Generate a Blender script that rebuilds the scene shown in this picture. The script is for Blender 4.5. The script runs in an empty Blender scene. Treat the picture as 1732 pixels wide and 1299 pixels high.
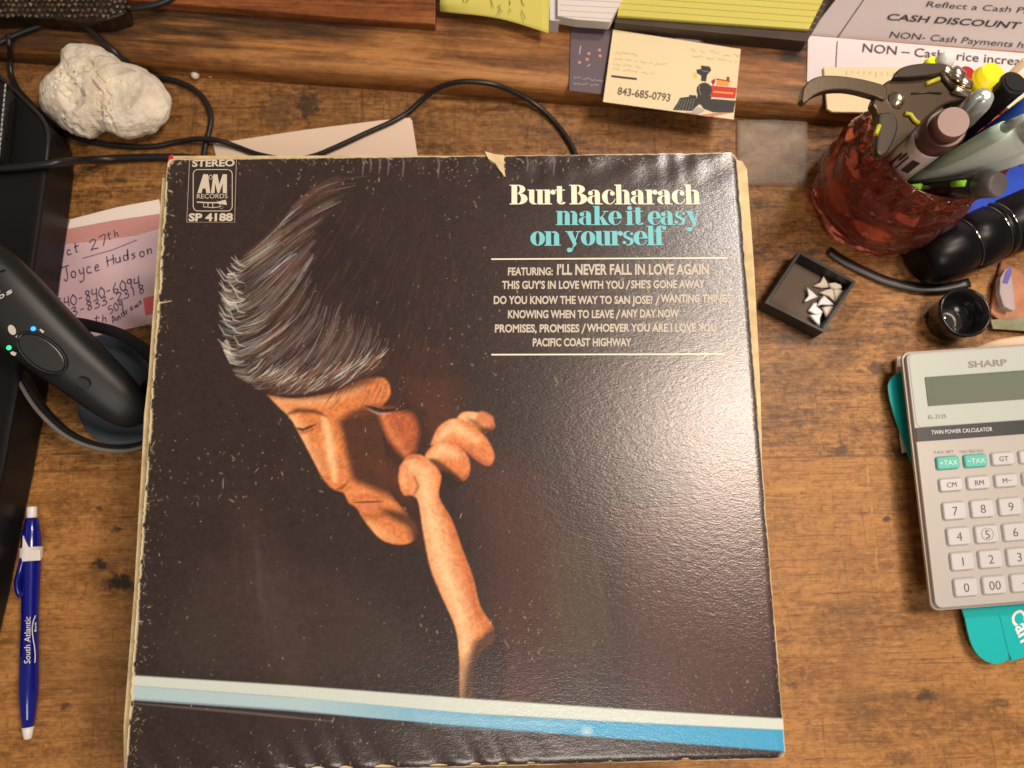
import bpy, bmesh, math, random
import numpy as np
from mathutils import Vector, Matrix

random.seed(7)
rng = np.random.default_rng(11)
SC = bpy.context.scene
COL = SC.collection

# ------------------------------------------------------------------ camera
FPX, CX, CY = 1300.0, 866.0, 649.5                 # focal length and centre in photo pixels (1732 x 1299)
CAM = Vector((0.02169, -0.04748, 0.49438))
FW = Vector((0.01901667, 0.18870859, -0.98184899)).normalized()
RT = Vector((0.99967102, -0.0204935, 0.01542306)); RT = (RT - FW * RT.dot(FW)).normalized()
UP = RT.cross(FW)
cam_data = bpy.data.cameras.new('camera')
cam = bpy.data.objects.new('camera', cam_data); COL.objects.link(cam)
cam.matrix_world = Matrix(((RT.x, UP.x, -FW.x, CAM.x), (RT.y, UP.y, -FW.y, CAM.y), (RT.z, UP.z, -FW.z, CAM.z), (0, 0, 0, 1)))
cam_data.sensor_fit = 'HORIZONTAL'; cam_data.sensor_width = 36.0; cam_data.lens = 36.0 * FPX / 1732
cam_data.clip_start = 0.01; cam_data.clip_end = 50
cam_data.dof.use_dof = True; cam_data.dof.focus_distance = 0.40; cam_data.dof.aperture_fstop = 11.0
SC.camera = cam

# ------------------------------------------------------------------ world, lamps, exposure
W = bpy.data.worlds.new('World'); SC.world = W; W.use_nodes = True
bg = W.node_tree.nodes['Background']; bg.inputs[0].default_value = (1.0, 0.88, 0.74, 1); bg.inputs[1].default_value = 0.18

def area(name, loc, target, size, power, color, size_y=None):
    d = bpy.data.lights.new(name, 'AREA'); d.energy = power; d.color = color
    d.shape = 'RECTANGLE'; d.size = size; d.size_y = size_y or size
    o = bpy.data.objects.new(name, d); COL.objects.link(o); o.location = loc
    o.rotation_euler = (Vector(target) - Vector(loc)).to_track_quat('-Z', 'Y').to_euler()
    return o
area('ceiling_lamp', (0.60, 0.58, 1.15), (0.18, 0.02, 0), 0.14, 6.0, (1.0, 0.90, 0.80))
area('side_lamp', (0.51, 0.155, 1.15), (0.15, 0.0, 0), 0.20, 9.6, (1.0, 0.80, 0.65), 0.34)
area('room_lamp', (0.16, -0.80, 1.35), (0.08, 0.0, 0), 0.45, 7.6, (1.0, 0.90, 0.80))
SC.view_settings.view_transform = 'Standard'; SC.view_settings.look = 'None'
SC.view_settings.exposure = 0.0; SC.view_settings.gamma = 1.0
SC.view_settings.use_curve_mapping = False

# ------------------------------------------------------------------ helpers
def PP(x, y, p0, n):
    """where the sight line through photo pixel x, y meets the plane through p0 with normal n"""
    d = FW * FPX + RT * (x - CX) - UP * (y - CY)
    n = Vector(n); t = (Vector(p0) - CAM).dot(n) / d.dot(n)
    return CAM + d * t
def P(x, y, z=0.0): return PP(x, y, (0, 0, z), (0, 0, 1))
def PL(pts, z=0.0): return [P(x, y, z) for x, y in pts]
def on(z): return lambda x, y: P(x, y, z)

def lin(c):
    c = c / 255.0
    return c / 12.92 if c <= 0.04045 else ((c + 0.055) / 1.055) ** 2.4
def S(r, g, b): return (lin(r), lin(g), lin(b))

def thing(name, label, cat, loc=(0, 0, 0), group=None, kind=None):
    o = bpy.data.objects.new(name, None); COL.objects.link(o); o.location = loc
    o.empty_display_size = 0.01
    return tag(o, label, cat, group, kind)
def tag(o, label, cat, group=None, kind=None):
    o['label'] = label
    if cat: o['category'] = cat
    if group: o['group'] = group
    if kind: o['kind'] = kind
    return o
def world_loc(o):
    v = Vector((0, 0, 0))
    while o is not None:
        v += o.location; o = o.parent
    return v

class MB:
    """collects shapes in world coordinates; build() links them as one mesh object"""
    def __init__(s): s.v = []; s.f = []; s.sm = []
    def add(s, vs, fs, smooth=False):
        b = len(s.v); s.v += [tuple(v) for v in vs]
        for f in fs: s.f.append(tuple(i + b for i in f)); s.sm.append(smooth)
        return s
    def prism(s, top, h, down=(0, 0, -1)):
        n = len(top); d = Vector(down) * h
        t = [Vector(p) for p in top]
        a = sum((t[i].x * t[(i + 1) % n].y - t[(i + 1) % n].x * t[i].y) for i in range(n))
        if a < 0: t.reverse()
        vs = t + [p + d for p in t]
        fs = [tuple(range(n)), tuple(range(2 * n - 1, n - 1, -1))]
        for i in range(n):
            j = (i + 1) % n; fs.append((i, i + n, j + n, j))
        return s.add(vs, fs)
    def box(s, c, ax, ay, az, hx, hy, hz):
        c = Vector(c); ax = Vector(ax) * hx; ay = Vector(ay) * hy; az = Vector(az) * hz
        vs = [c + ax * i + ay * j + az * k for k in (-1, 1) for j in (-1, 1) for i in (-1, 1)]
        return s.add(vs, [(0, 2, 3, 1), (4, 5, 7, 6), (0, 1, 5, 4), (2, 6, 7, 3), (0, 4, 6, 2), (1, 3, 7, 5)])
    def tube(s, pts, r, n=10, closed=False, flat=1.0):
        pts = [Vector(p) for p in pts]; m = len(pts)
        rs = r if isinstance(r, (list, tuple)) else [r] * m
        vs = []; prev = None
        for i, p in enumerate(pts):
            a = pts[(i - 1) % m] if closed or i > 0 else p
            b = pts[(i + 1) % m] if closed or i < m - 1 else p
            t = (b - a).normalized()
            if prev is None:
                u = t.cross(Vector((0, 0, 1)))
                if u.length < 1e-4: u = t.cross(Vector((1, 0, 0)))
                u.normalize()
            else:
                u = (prev - t * prev.dot(t)).normalized()
            prev = u; w = t.cross(u)
            for k in range(n):
                an = 2 * math.pi * k / n
                vs.append(p + u * math.cos(an) * rs[i] + w * math.sin(an) * rs[i] * flat)
        fs = []
        for i in range(m if closed else m - 1):
            for k in range(n):
                j = (i + 1) % m; k2 = (k + 1) % n
                fs.append((i * n + k, i * n + k2, j * n + k2, j * n + k))
        s.add(vs, fs, True)
        if not closed:
            b = len(s.v) - len(vs)
            s.f.append(tuple(b + k for k in range(n - 1, -1, -1))); s.sm.append(False)
            s.f.append(tuple(b + (m - 1) * n + k for k in range(n))); s.sm.append(False)
        return s
    def lathe(s, p0, p1, prof, n=28, caps=True, smooth=True):
        """prof: (distance along axis in metres, radius)"""
        p0 = Vector(p0); t = (Vector(p1) - p0).normalized()
        u = t.cross(Vector((0, 0, 1)))
        if u.length < 1e-3: u = Vector((1, 0, 0))
        u.normalize(); w = t.cross(u)
        vs = []
        for d, r in prof:
            for k in range(n):
                a = 2 * math.pi * k / n
                vs.append(p0 + t * d + (u * math.cos(a) + w * math.sin(a)) * max(r, 1e-5))
        fs = []
        for i in range(len(prof) - 1):
            for k in range(n):
                k2 = (k + 1) % n
                fs.append((i * n + k, i * n + k2, (i + 1) * n + k2, (i + 1) * n + k))
        s.add(vs, fs, smooth)
        if caps:
            b = len(s.v) - len(vs); m = len(prof)
            s.f.append(tuple(b + k for k in range(n - 1, -1, -1))); s.sm.append(False)
            s.f.append(tuple(b + (m - 1) * n + k for k in range(n))); s.sm.append(False)
        return s
    def ball(s, c, r, n=18, m=10, sz=1.0):
        c = Vector(c); vs = []; fs = []
        for i in range(m + 1):
            ph = math.pi * i / m
            for k in range(n):
                a = 2 * math.pi * k / n
                rr = max(math.sin(ph), 1e-3) * r
                vs.append(c + Vector((rr * math.cos(a), rr * math.sin(a), -math.cos(ph) * r * sz)))
        for i in range(m):
            for k in range(n):
                k2 = (k + 1) % n
                fs.append((i * n + k, i * n + k2, (i + 1) * n + k2, (i + 1) * n + k))
        return s.add(vs, fs, True)
    def ribbon(s, pts, w, up=(0, 0, 1)):
        """flat pen line through the world points, facing up"""
        pts = [Vector(p) for p in pts]; up = Vector(up); vs = []; m = len(pts)
        for i, p in enumerate(pts):
            t = pts[min(i + 1, m - 1)] - pts[max(i - 1, 0)]
            sd = up.cross(t)
            sd = sd.normalized() * w / 2 if sd.length > 1e-9 else Vector((w / 2, 0, 0))
            vs += [p + sd, p - sd]
        return s.add(vs, [(2 * i, 2 * i + 1, 2 * i + 3, 2 * i + 2) for i in range(m - 1)])
    def build(s, name, mat, parent=None, bevel=0.0, seg=2, sub=0, loc=None):
        me = bpy.data.meshes.new(name)
        o = bpy.data.objects.new(name, me); COL.objects.link(o)
        if parent is not None:
            o.parent = parent; off = world_loc(parent)
        else:
            if loc is None:
                a = np.array(s.v); loc = ((a[:, 0].min() + a[:, 0].max()) / 2, (a[:, 1].min() + a[:, 1].max()) / 2, a[:, 2].min())
            o.location = loc; off = Vector(loc)
        me.from_pydata([(v[0] - off.x, v[1] - off.y, v[2] - off.z) for v in s.v], [], s.f)
        me.polygons.foreach_set('use_smooth', s.sm); me.update()
        me.materials.append(mat)
        if bevel:
            md = o.modifiers.new('bevel', 'BEVEL'); md.width = bevel; md.segments = seg; md.limit_method = 'ANGLE'; md.angle_limit = math.radians(40)
        if sub:
            md = o.modifiers.new('subsurf', 'SUBSURF'); md.levels = sub; md.render_levels = sub
        return o

def smooth_line(pts, k=6):
    """Catmull-Rom through points of any dimension"""
    p = [np.array(q, float) for q in pts]; p = [2 * p[0] - p[1]] + p + [2 * p[-1] - p[-2]]
    out = []
    for i in range(1, len(p) - 2):
        for j in range(k):
            t = j / k
            out.append(0.5 * (2 * p[i] + (p[i + 1] - p[i - 1]) * t + (2 * p[i - 1] - 5 * p[i] + 4 * p[i + 1] - p[i + 2]) * t * t + (3 * p[i] - p[i - 1] - 3 * p[i + 1] + p[i + 2]) * t ** 3))
    out.append(p[-2]); return out

# ------------------------------------------------------------------ materials
def mat(name, col, rough=0.5, metal=0.0, spec=0.5, coat=0.0, bump=None, var=None, trans=0.0, alpha=1.0, emit=None, sheen=0.0):
    """col linear RGB; bump = (scale, strength, distance); var = (scale, other colour, contrast)"""
    m = bpy.data.materials.new(name); m.use_nodes = True
    nt = m.node_tree; b = nt.nodes['Principled BSDF']; L = nt.links
    b.inputs['Base Color'].default_value = (*col, 1); b.inputs['Roughness'].default_value = rough
    b.inputs['Metallic'].default_value = metal; b.inputs['Specular IOR Level'].default_value = spec
    b.inputs['Coat Weight'].default_value = coat; b.inputs['Transmission Weight'].default_value = trans
    b.inputs['Alpha'].default_value = alpha
    tc = nt.nodes.new('ShaderNodeTexCoord')
    if emit:
        b.inputs['Emission Color'].default_value = (*emit[0], 1); b.inputs['Emission Strength'].default_value = emit[1]
    if var:
        n = nt.nodes.new('ShaderNodeTexNoise'); n.inputs['Scale'].default_value = var[0]; n.inputs['Detail'].default_value = 6
        L.new(tc.outputs['Object'], n.inputs['Vector'])
        r = nt.nodes.new('ShaderNodeValToRGB'); k = var[2]
        r.color_ramp.elements[0].position = 0.5 - k; r.color_ramp.elements[1].position = 0.5 + k
        r.color_ramp.elements[0].color = (*col, 1); r.color_ramp.elements[1].color = (*var[1], 1)
        L.new(n.outputs['Fac'], r.inputs['Fac']); L.new(r.outputs['Color'], b.inputs['Base Color'])
    if bump:
        n = nt.nodes.new('ShaderNodeTexNoise'); n.inputs['Scale'].default_value = bump[0]; n.inputs['Detail'].default_value = 4
        L.new(tc.outputs['Object'], n.inputs['Vector'])
        bp = nt.nodes.new('ShaderNodeBump'); bp.inputs['Strength'].default_value = bump[1]; bp.inputs['Distance'].default_value = bump[2]
        L.new(n.outputs['Fac'], bp.inputs['Height']); L.new(bp.outputs['Normal'], b.inputs['Normal'])
    return m

class NG:
    """small helper to wire maths into a node tree"""
    def __init__(s, m): s.nt = m.node_tree; s.L = s.nt.links
    def n(s, t, **kw):
        x = s.nt.nodes.new(t)
        for k, v in kw.items(): setattr(x, k, v)
        return x
    def put(s, sock, v):
        if isinstance(v, (int, float, tuple, list)): sock.default_value = v
        else: s.L.new(v, sock)
    def math(s, op, a, b=0.0, c=0.0, clamp=False):
        x = s.n('ShaderNodeMath', operation=op, use_clamp=clamp)
        s.put(x.inputs[0], a); s.put(x.inputs[1], b); s.put(x.inputs[2], c)
        return x.outputs[0]
    def map(s, vec, loc=(0, 0, 0), rot=(0, 0, 0), scale=(1, 1, 1)):
        x = s.n('ShaderNodeMapping'); s.L.new(vec, x.inputs['Vector'])
        x.inputs['Location'].default_value = loc; x.inputs['Rotation'].default_value = rot; x.inputs['Scale'].default_value = scale
        return x.outputs[0]
    def noise(s, vec, scale, detail=4, rough=0.55, dist=0.0):
        x = s.n('ShaderNodeTexNoise'); s.L.new(vec, x.inputs['Vector'])
        x.inputs['Scale'].default_value = scale; x.inputs['Detail'].default_value = detail
        x.inputs['Roughness'].default_value = rough; x.inputs['Distortion'].default_value = dist
        return x.outputs['Fac']
    def ramp(s, f, stops):
        x = s.n('ShaderNodeValToRGB'); e = x.color_ramp.elements
        while len(e) < len(stops): e.new(0.5)
        for i, (p, c) in enumerate(stops):
            e[i].position = p; e[i].color = (*c, 1) if len(c) == 3 else c
        s.L.new(f, x.inputs['Fac']); return x.outputs['Color']
    def step(s, f, a, b):
        x = s.n('ShaderNodeMapRange'); x.clamp = True; x.interpolation_type = 'SMOOTHSTEP'
        s.put(x.inputs['Value'], f); x.inputs['From Min'].default_value = a; x.inputs['From Max'].default_value = b
        return x.outputs[0]
    def mix(s, f, a, b, mode='MIX'):
        x = s.n('ShaderNodeMix', data_type='RGBA', blend_type=mode)
        s.put(x.inputs[0], f)
        for sock, v in ((x.inputs[6], a), (x.inputs[7], b)):
            s.put(sock, (*v, 1) if isinstance(v, tuple) and len(v) == 3 else v)
        return x.outputs[2]

def wood(name, c_dark, c_mid, c_light, rot=0.0, rough=0.42, grain=1.0, desk=False, dark_patches=()):
    m = bpy.data.materials.new(name); m.use_nodes = True
    g = NG(m); b = m.node_tree.nodes['Principled BSDF']
    tc = g.n('ShaderNodeTexCoord').outputs['Object']
    v = g.map(tc, rot=(0, 0, rot))
    if desk:
        vs = g.map(v, scale=(10, 46, 46))
        big = g.noise(vs, 1.0, 8, 0.66, 1.0)
        fine = g.noise(g.map(v, scale=(50, 620, 620)), 1.0, 4, 0.6, 0.2)
        blot = g.noise(v, 13.0, 6, 0.62, 0.8)
        spot = g.noise(g.map(v, scale=(1, 1.5, 1.5)), 170.0, 6, 0.68, 0.5)
        t = g.math('ADD', g.math('MULTIPLY', big, 0.34), g.math('MULTIPLY', blot, 0.24))
        t = g.math('ADD', t, g.math('MULTIPLY', spot, 0.30)); t = g.math('ADD', t, g.math('MULTIPLY', fine, 0.12))
        col = g.ramp(t, [(0.425, c_dark), (0.485, c_mid), (0.56, c_light)])
        mott = g.noise(g.map(v, loc=(3, 8, 0), scale=(230, 330, 300)), 1.0, 5, 0.7, 0.6)
        col = g.mix(g.math('MULTIPLY', g.step(mott, 0.53, 0.66), 0.55), col, tuple(c * 0.8 for c in c_dark))
        col = g.mix(g.math('MULTIPLY', g.step(mott, 0.46, 0.36), 0.35), col, tuple(min(1, c * 1.3) for c in c_light))
        grime = g.step(g.noise(g.map(v, loc=(1, 5, 0)), 7.5, 5, 0.6, 0.6), 0.50, 0.66)
        col = g.mix(g.math('MULTIPLY', grime, 0.4), col, S(92, 66, 36))
    else:
        vs = g.map(v, scale=(4.5, 75 * grain, 75 * grain))
        big = g.noise(vs, 1.0, 8, 0.64, 1.1)
        fine = g.noise(g.map(v, scale=(24, 520, 520)), 1.0, 5, 0.62, 0.3)
        blot = g.noise(g.map(v, scale=(9, 26, 26)), 1.0, 5, 0.6, 0.9)
        spot = g.noise(g.map(v, scale=(1, 2.2, 2.2)), 120.0, 5, 0.65, 0.4)
        t = g.math('ADD', g.math('MULTIPLY', big, 0.42), g.math('MULTIPLY', blot, 0.28))
        t = g.math('ADD', t, g.math('MULTIPLY', spot, 0.16)); t = g.math('ADD', t, g.math('MULTIPLY', fine, 0.14))
        col = g.ramp(t, [(0.40, c_dark), (0.49, c_mid), (0.59, c_light)])
    xyz = g.n('ShaderNodeSeparateXYZ'); g.L.new(tc, xyz.inputs[0])
    X, Y = xyz.outputs[0], xyz.outputs[1]
    h = g.math('ADD', g.math('MULTIPLY', fine, 0.5), g.math('MULTIPLY', spot, 0.5))
    if desk:
        # cross scratches and worn dashes in both directions
        for sc, ro, lo, hi, amt in (((22, 420, 1), 0.0, 0.605, 0.67, 0.6), ((420, 26, 1), 0.06, 0.61, 0.68, 0.42), ((20, 480, 1), 0.75, 0.64, 0.70, 0.55), ((18, 500, 1), -0.6, 0.655, 0.71, 0.5)):
            sn = g.noise(g.map(tc, loc=(sc[0], 3.3, 0), rot=(0, 0, ro), scale=sc), 1.0, 3, 0.6, 0.2)
            k = g.step(sn, lo, hi)
            col = g.mix(g.math('MULTIPLY', k, amt), col, tuple(c * 0.42 for c in c_dark))
        for off, sc2 in ((2.0, (26, 760, 1)), (6.0, (34, 1100, 1))):
            gl = g.step(g.noise(g.map(tc, loc=(off, off, 0), rot=(0, 0, .02), scale=sc2), 1.0, 3, 0.65, 0.1), 0.565, 0.64)
            col = g.mix(g.math('MULTIPLY', gl, 0.42), col, tuple(c * 0.6 for c in c_dark))
        pits = g.step(g.noise(tc, 240.0, 4, 0.6), 0.60, 0.68)
        col = g.mix(g.math('MULTIPLY', pits, 0.55), col, tuple(c * 0.5 for c in c_dark))
        pale = g.step(g.noise(g.map(tc, loc=(4, 1, 0), rot=(0, 0, 0.5), scale=(70, 210, 1)), 1.0, 5, 0.68, 0.5), 0.55, 0.68)
        col = g.mix(g.math('MULTIPLY', pale, 0.35), col, tuple(min(1, c * 1.35) for c in c_light))
        dust = g.step(g.noise(tc, 520.0, 2, 0.5), 0.755, 0.80)
        col = g.mix(g.math('MULTIPLY', dust, 0.6), col, S(196, 170, 130))
        # short dark saw marks across the grain at the back of the top
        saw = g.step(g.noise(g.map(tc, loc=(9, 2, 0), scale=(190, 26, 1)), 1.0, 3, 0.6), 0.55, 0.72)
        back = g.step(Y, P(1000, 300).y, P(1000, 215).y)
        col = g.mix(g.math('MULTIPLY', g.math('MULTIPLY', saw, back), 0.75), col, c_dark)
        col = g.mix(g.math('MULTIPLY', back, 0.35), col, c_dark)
        # the front board of the desk top is worn lighter and more orange, with a ruled panel
        yj = P(1400, 772).y
        front = g.step(g.math('ADD', Y, g.math('MULTIPLY', g.noise(tc, 30, 3), 0.006)), yj + 0.004, yj + 0.002)
        col = g.mix(g.math('MULTIPLY', front, 0.25), col, S(178, 122, 62))
        jl = g.step(g.math('ABSOLUTE', g.math('SUBTRACT', Y, yj)), 0.0012, 0.0004)
        col = g.mix(g.math('MULTIPLY', jl, 0.45), col, c_dark)
        def line_v(px, y0, y1, w, c, a):
            nonlocal col
            x0 = P(px, (y0 + y1) / 2).x; ya, yb = P(px, y1).y, P(px, y0).y
            k = g.math('MULTIPLY', g.math('MULTIPLY', g.step(g.math('ABSOLUTE', g.math('SUBTRACT', g.math('ADD', X, g.math('MULTIPLY', g.noise(tc, 60, 5), 0.004)), x0 + 0.002)), w, w * 0.2), g.step(g.noise(tc, 110, 4), 0.38, 0.6)), g.math('MULTIPLY', g.step(Y, ya, ya + 0.003), g.step(Y, yb, yb - 0.003)))
            col = g.mix(g.math('MULTIPLY', k, a), col, c)
        def line_h(py, x0, x1, w, c, a):
            nonlocal col
            y0 = P((x0 + x1) / 2, py).y; xa, xb = P(x0, py).x, P(x1, py).x
            k = g.math('MULTIPLY', g.math('MULTIPLY', g.step(g.math('ABSOLUTE', g.math('SUBTRACT', g.math('ADD', Y, g.math('MULTIPLY', g.noise(tc, 60, 5), 0.004)), y0 + 0.002)), w, w * 0.2), g.step(g.noise(tc, 110, 4), 0.38, 0.6)), g.math('MULTIPLY', g.step(X, xa, xa + 0.004), g.step(X, xb, xb - 0.004)))
            col = g.mix(g.math('MULTIPLY', k, a), col, c)
        line_v(1478, 790, 1000, 0.0013, S(205, 150, 85), 0.6); line_v(1519, 790, 1000, 0.0008, S(120, 70, 28), 0.5)
        line_h(826, 1295, 1480, 0.0013, S(205, 150, 85), 0.55); line_h(1003, 1300, 1560, 0.0010, S(110, 62, 24), 0.6)
        line_h(1040, 1320, 1400, 0.0008, S(90, 50, 20), 0.6)
        # stains: (pixel x, pixel y, radius x, radius y, strength)
        for (px, py, rx, ry, a) in ((205, 985, .013, .007, .95), (170, 955, .007, .004, .9), (195, 895, .004, .003, .7), (168, 860, .003, .002, .7), (1480, 622, .009, .006, .75),
                                   (1500, 878, .003, .0025, .8), (1566, 1178, .006, .005, .7), (1690, 1190, .012, .004, .5), (1420, 762, .010, .004, .6), (1520, 765, .012, .006, .75),
                                   (1340, 1160, .006, .003, .5), (520, 175, .012, .016, .75), (470, 190, .016, .02, .5), (110, 1195, .004, .003, .7), (1330, 1085, .008, .002, .5), (1530, 1283, .012, .005, .5),
                                   (225, 380, .02, .003, .7), (200, 305, .012, .004, .5)):
            c = P(px, py)
            vv = g.map(tc, loc=(-c.x / rx, -c.y / ry, 0), scale=(1 / rx, 1 / ry, 1))
            ln = g.n('ShaderNodeVectorMath', operation='LENGTH'); g.L.new(vv, ln.inputs[0])
            d = g.math('ADD', ln.outputs['Value'], g.math('MULTIPLY', g.math('SUBTRACT', g.noise(tc, 190, 4, 0.65), 0.5), 2.6))
            col = g.mix(g.math('MULTIPLY', g.step(d, 1.05, 0.35), a), col, (0.022, 0.014, 0.010))
    for (px, py, rx, ry, a) in dark_patches:  # elongated dark patches with noisy edges; the small right one is a knot
        c = P(px, py, 0.02)
        vv = g.map(tc, loc=(-c.x / rx, -c.y / ry, 0), scale=(1 / rx, 1 / ry, 1))
        ln = g.n('ShaderNodeVectorMath', operation='LENGTH'); g.L.new(vv, ln.inputs[0])
        d = g.math('ADD', ln.outputs['Value'], g.math('MULTIPLY', g.math('SUBTRACT', g.noise(vs, 2.5, 4, 0.65), 0.5), 2.2))
        col = g.mix(g.math('MULTIPLY', g.step(d, 1.2, 0.3), a), col, (0.018, 0.010, 0.006))
    g.L.new(col, b.inputs['Base Color'])
    g.L.new(g.math('ADD', g.math('MULTIPLY', blot, 0.3), rough - 0.15), b.inputs['Roughness'])
    bp = g.n('ShaderNodeBump'); bp.inputs['Strength'].default_value = 0.7; bp.inputs['Distance'].default_value = 0.0008
    g.L.new(h, bp.inputs['Height']); g.L.new(bp.outputs['Normal'], b.inputs['Normal'])
    b.inputs['Specular IOR Level'].default_value = 0.4
    return m

M = {}
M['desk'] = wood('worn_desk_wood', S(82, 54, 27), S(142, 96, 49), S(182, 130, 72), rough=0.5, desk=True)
M['ledge'] = wood('ledge_wood', S(72, 43, 22), S(130, 84, 42), S(176, 122, 68), rot=0.095, rough=0.52,
                  dark_patches=((250, 30, .09, .02, .8), (60, 60, .09, .016, .7), (440, 40, .07, .014, .75), (330, 75, .05, .006, .6), (1335, 92, .014, .007, .95), (560, 52, .05, .008, .7), (880, 30, .05, .006, .5), (790, 52, .03, .004, .4), (1280, 60, .05, .012, .6)))
M['board'] = wood('board_wood', S(72, 38, 20), S(122, 70, 36), S(160, 98, 52), rot=0.04, rough=0.4)
M['ink_cream'] = mat('cream_ink', S(240, 232, 206), 0.5)
M['ink_grey'] = mat('warm_grey_ink', S(196, 186, 170), 0.5)
M['ink_aqua'] = mat('aqua_ink', S(112, 196, 204), 0.5)
M['cardboard'] = mat('cream_cardboard', S(226, 205, 160), 0.8, bump=(900, .4, .0003), var=(120, S(196, 172, 126), .2))
M['paper'] = mat('white_paper', S(232, 220, 208), 0.75, bump=(400, .1, .0002))
M['black_plastic'] = mat('black_plastic', (0.009, 0.009, 0.010), 0.38, spec=.3, bump=(1500, .15, .0002))
M['black_gloss'] = mat('glossy_black_plastic', (0.010, 0.010, 0.011), 0.16)
M['black_cable'] = mat('black_cable_rubber', (0.012, 0.011, 0.011), 0.4)
M['white_plastic'] = mat('white_plastic', S(232, 226, 222), 0.35)
M['ink_black'] = mat('black_ink', (0.012, 0.012, 0.014), 0.6)
M['ink_white'] = mat('white_ink', S(235, 235, 235), 0.5)

# ------------------------------------------------------------------ lettering
_tx = {}
def text_mesh(s, bold=0.0, shear=0.0):
    """(vertices 2-D, faces, width, cap height) of a word in the built-in font"""
    k = (s, bold, shear)
    if k in _tx: return _tx[k]
    c = bpy.data.curves.new('lettering_curve', 'FONT'); c.body = s; c.size = 1.0; c.offset = bold; c.shear = shear; c.resolution_u = 3
    o = bpy.data.objects.new('lettering_curve', c); COL.objects.link(o)
    dg = bpy.context.evaluated_depsgraph_get(); dg.update()
    me = bpy.data.meshes.new_from_object(o.evaluated_get(dg))
    vs = [(v.co.x, v.co.y) for v in me.vertices]; fs = [tuple(p.vertices) for p in me.polygons]
    bpy.data.objects.remove(o); bpy.data.curves.remove(c); bpy.data.meshes.remove(me)
    xs = [v[0] for v in vs] or [0, 1]
    x0 = min(xs); vs = [(x - x0, y) for x, y in vs]
    _tx[k] = (vs, fs, max(xs) - x0)
    return _tx[k]
CAPH = 0.729
def text_on(mb, s, O, ux, uy, bold=0.0, shear=0.0, lift=0.0002):
    """O world origin, ux = world vector of the whole line's width, uy = world vector of the cap height"""
    vs, fs, w = text_mesh(s, bold, shear)
    O, ux, uy = Vector(O), Vector(ux) / w, Vector(uy) / CAPH
    n = ux.cross(uy).normalized() * lift
    mb.add([O + ux * x + uy * y + n for x, y in vs], fs)
def text_px(mb, s, a, b, top, fn, bold=0.0, shear=0.0, lift=0.0002):
    """baseline from pixel a to pixel b, cap top above a at pixel top, on the surface fn(x, y)"""
    A, B, T = fn(*a), fn(*b), fn(*top)
    text_on(mb, s, A, B - A, T - A, bold, shear, lift)

# a fat-face alphabet: hairline serifs, heavy stems; x-height 1
HL = 0.065
def R_(x0, y0, x1, y1): return [[(x0, y0), (x1, y0), (x1, y1), (x0, y1)]]
def G_(cx, cy, rx, ry, ix, iy, a0, a1, n=18):
    out = []
    for i in range(n):
        a, b = math.radians(a0 + (a1 - a0) * i / n), math.radians(a0 + (a1 - a0) * (i + 1) / n)
        out.append([(cx + rx * math.cos(a), cy + ry * math.sin(a)), (cx + rx * math.cos(b), cy + ry * math.sin(b)),
                    (cx + ix * math.cos(b), cy + iy * math.sin(b)), (cx + ix * math.cos(a), cy + iy * math.sin(a))])
    return out
def D_(cx, cy, r): return [[(cx + r * math.cos(2 * math.pi * i / 18), cy + r * math.sin(2 * math.pi * i / 18)) for i in range(18)]]
ARCH = lambda x: R_(x, 0, x + .32, .72) + G_(x + .02, .68, .30, .32, .0, .24, 0, 130)
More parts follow.
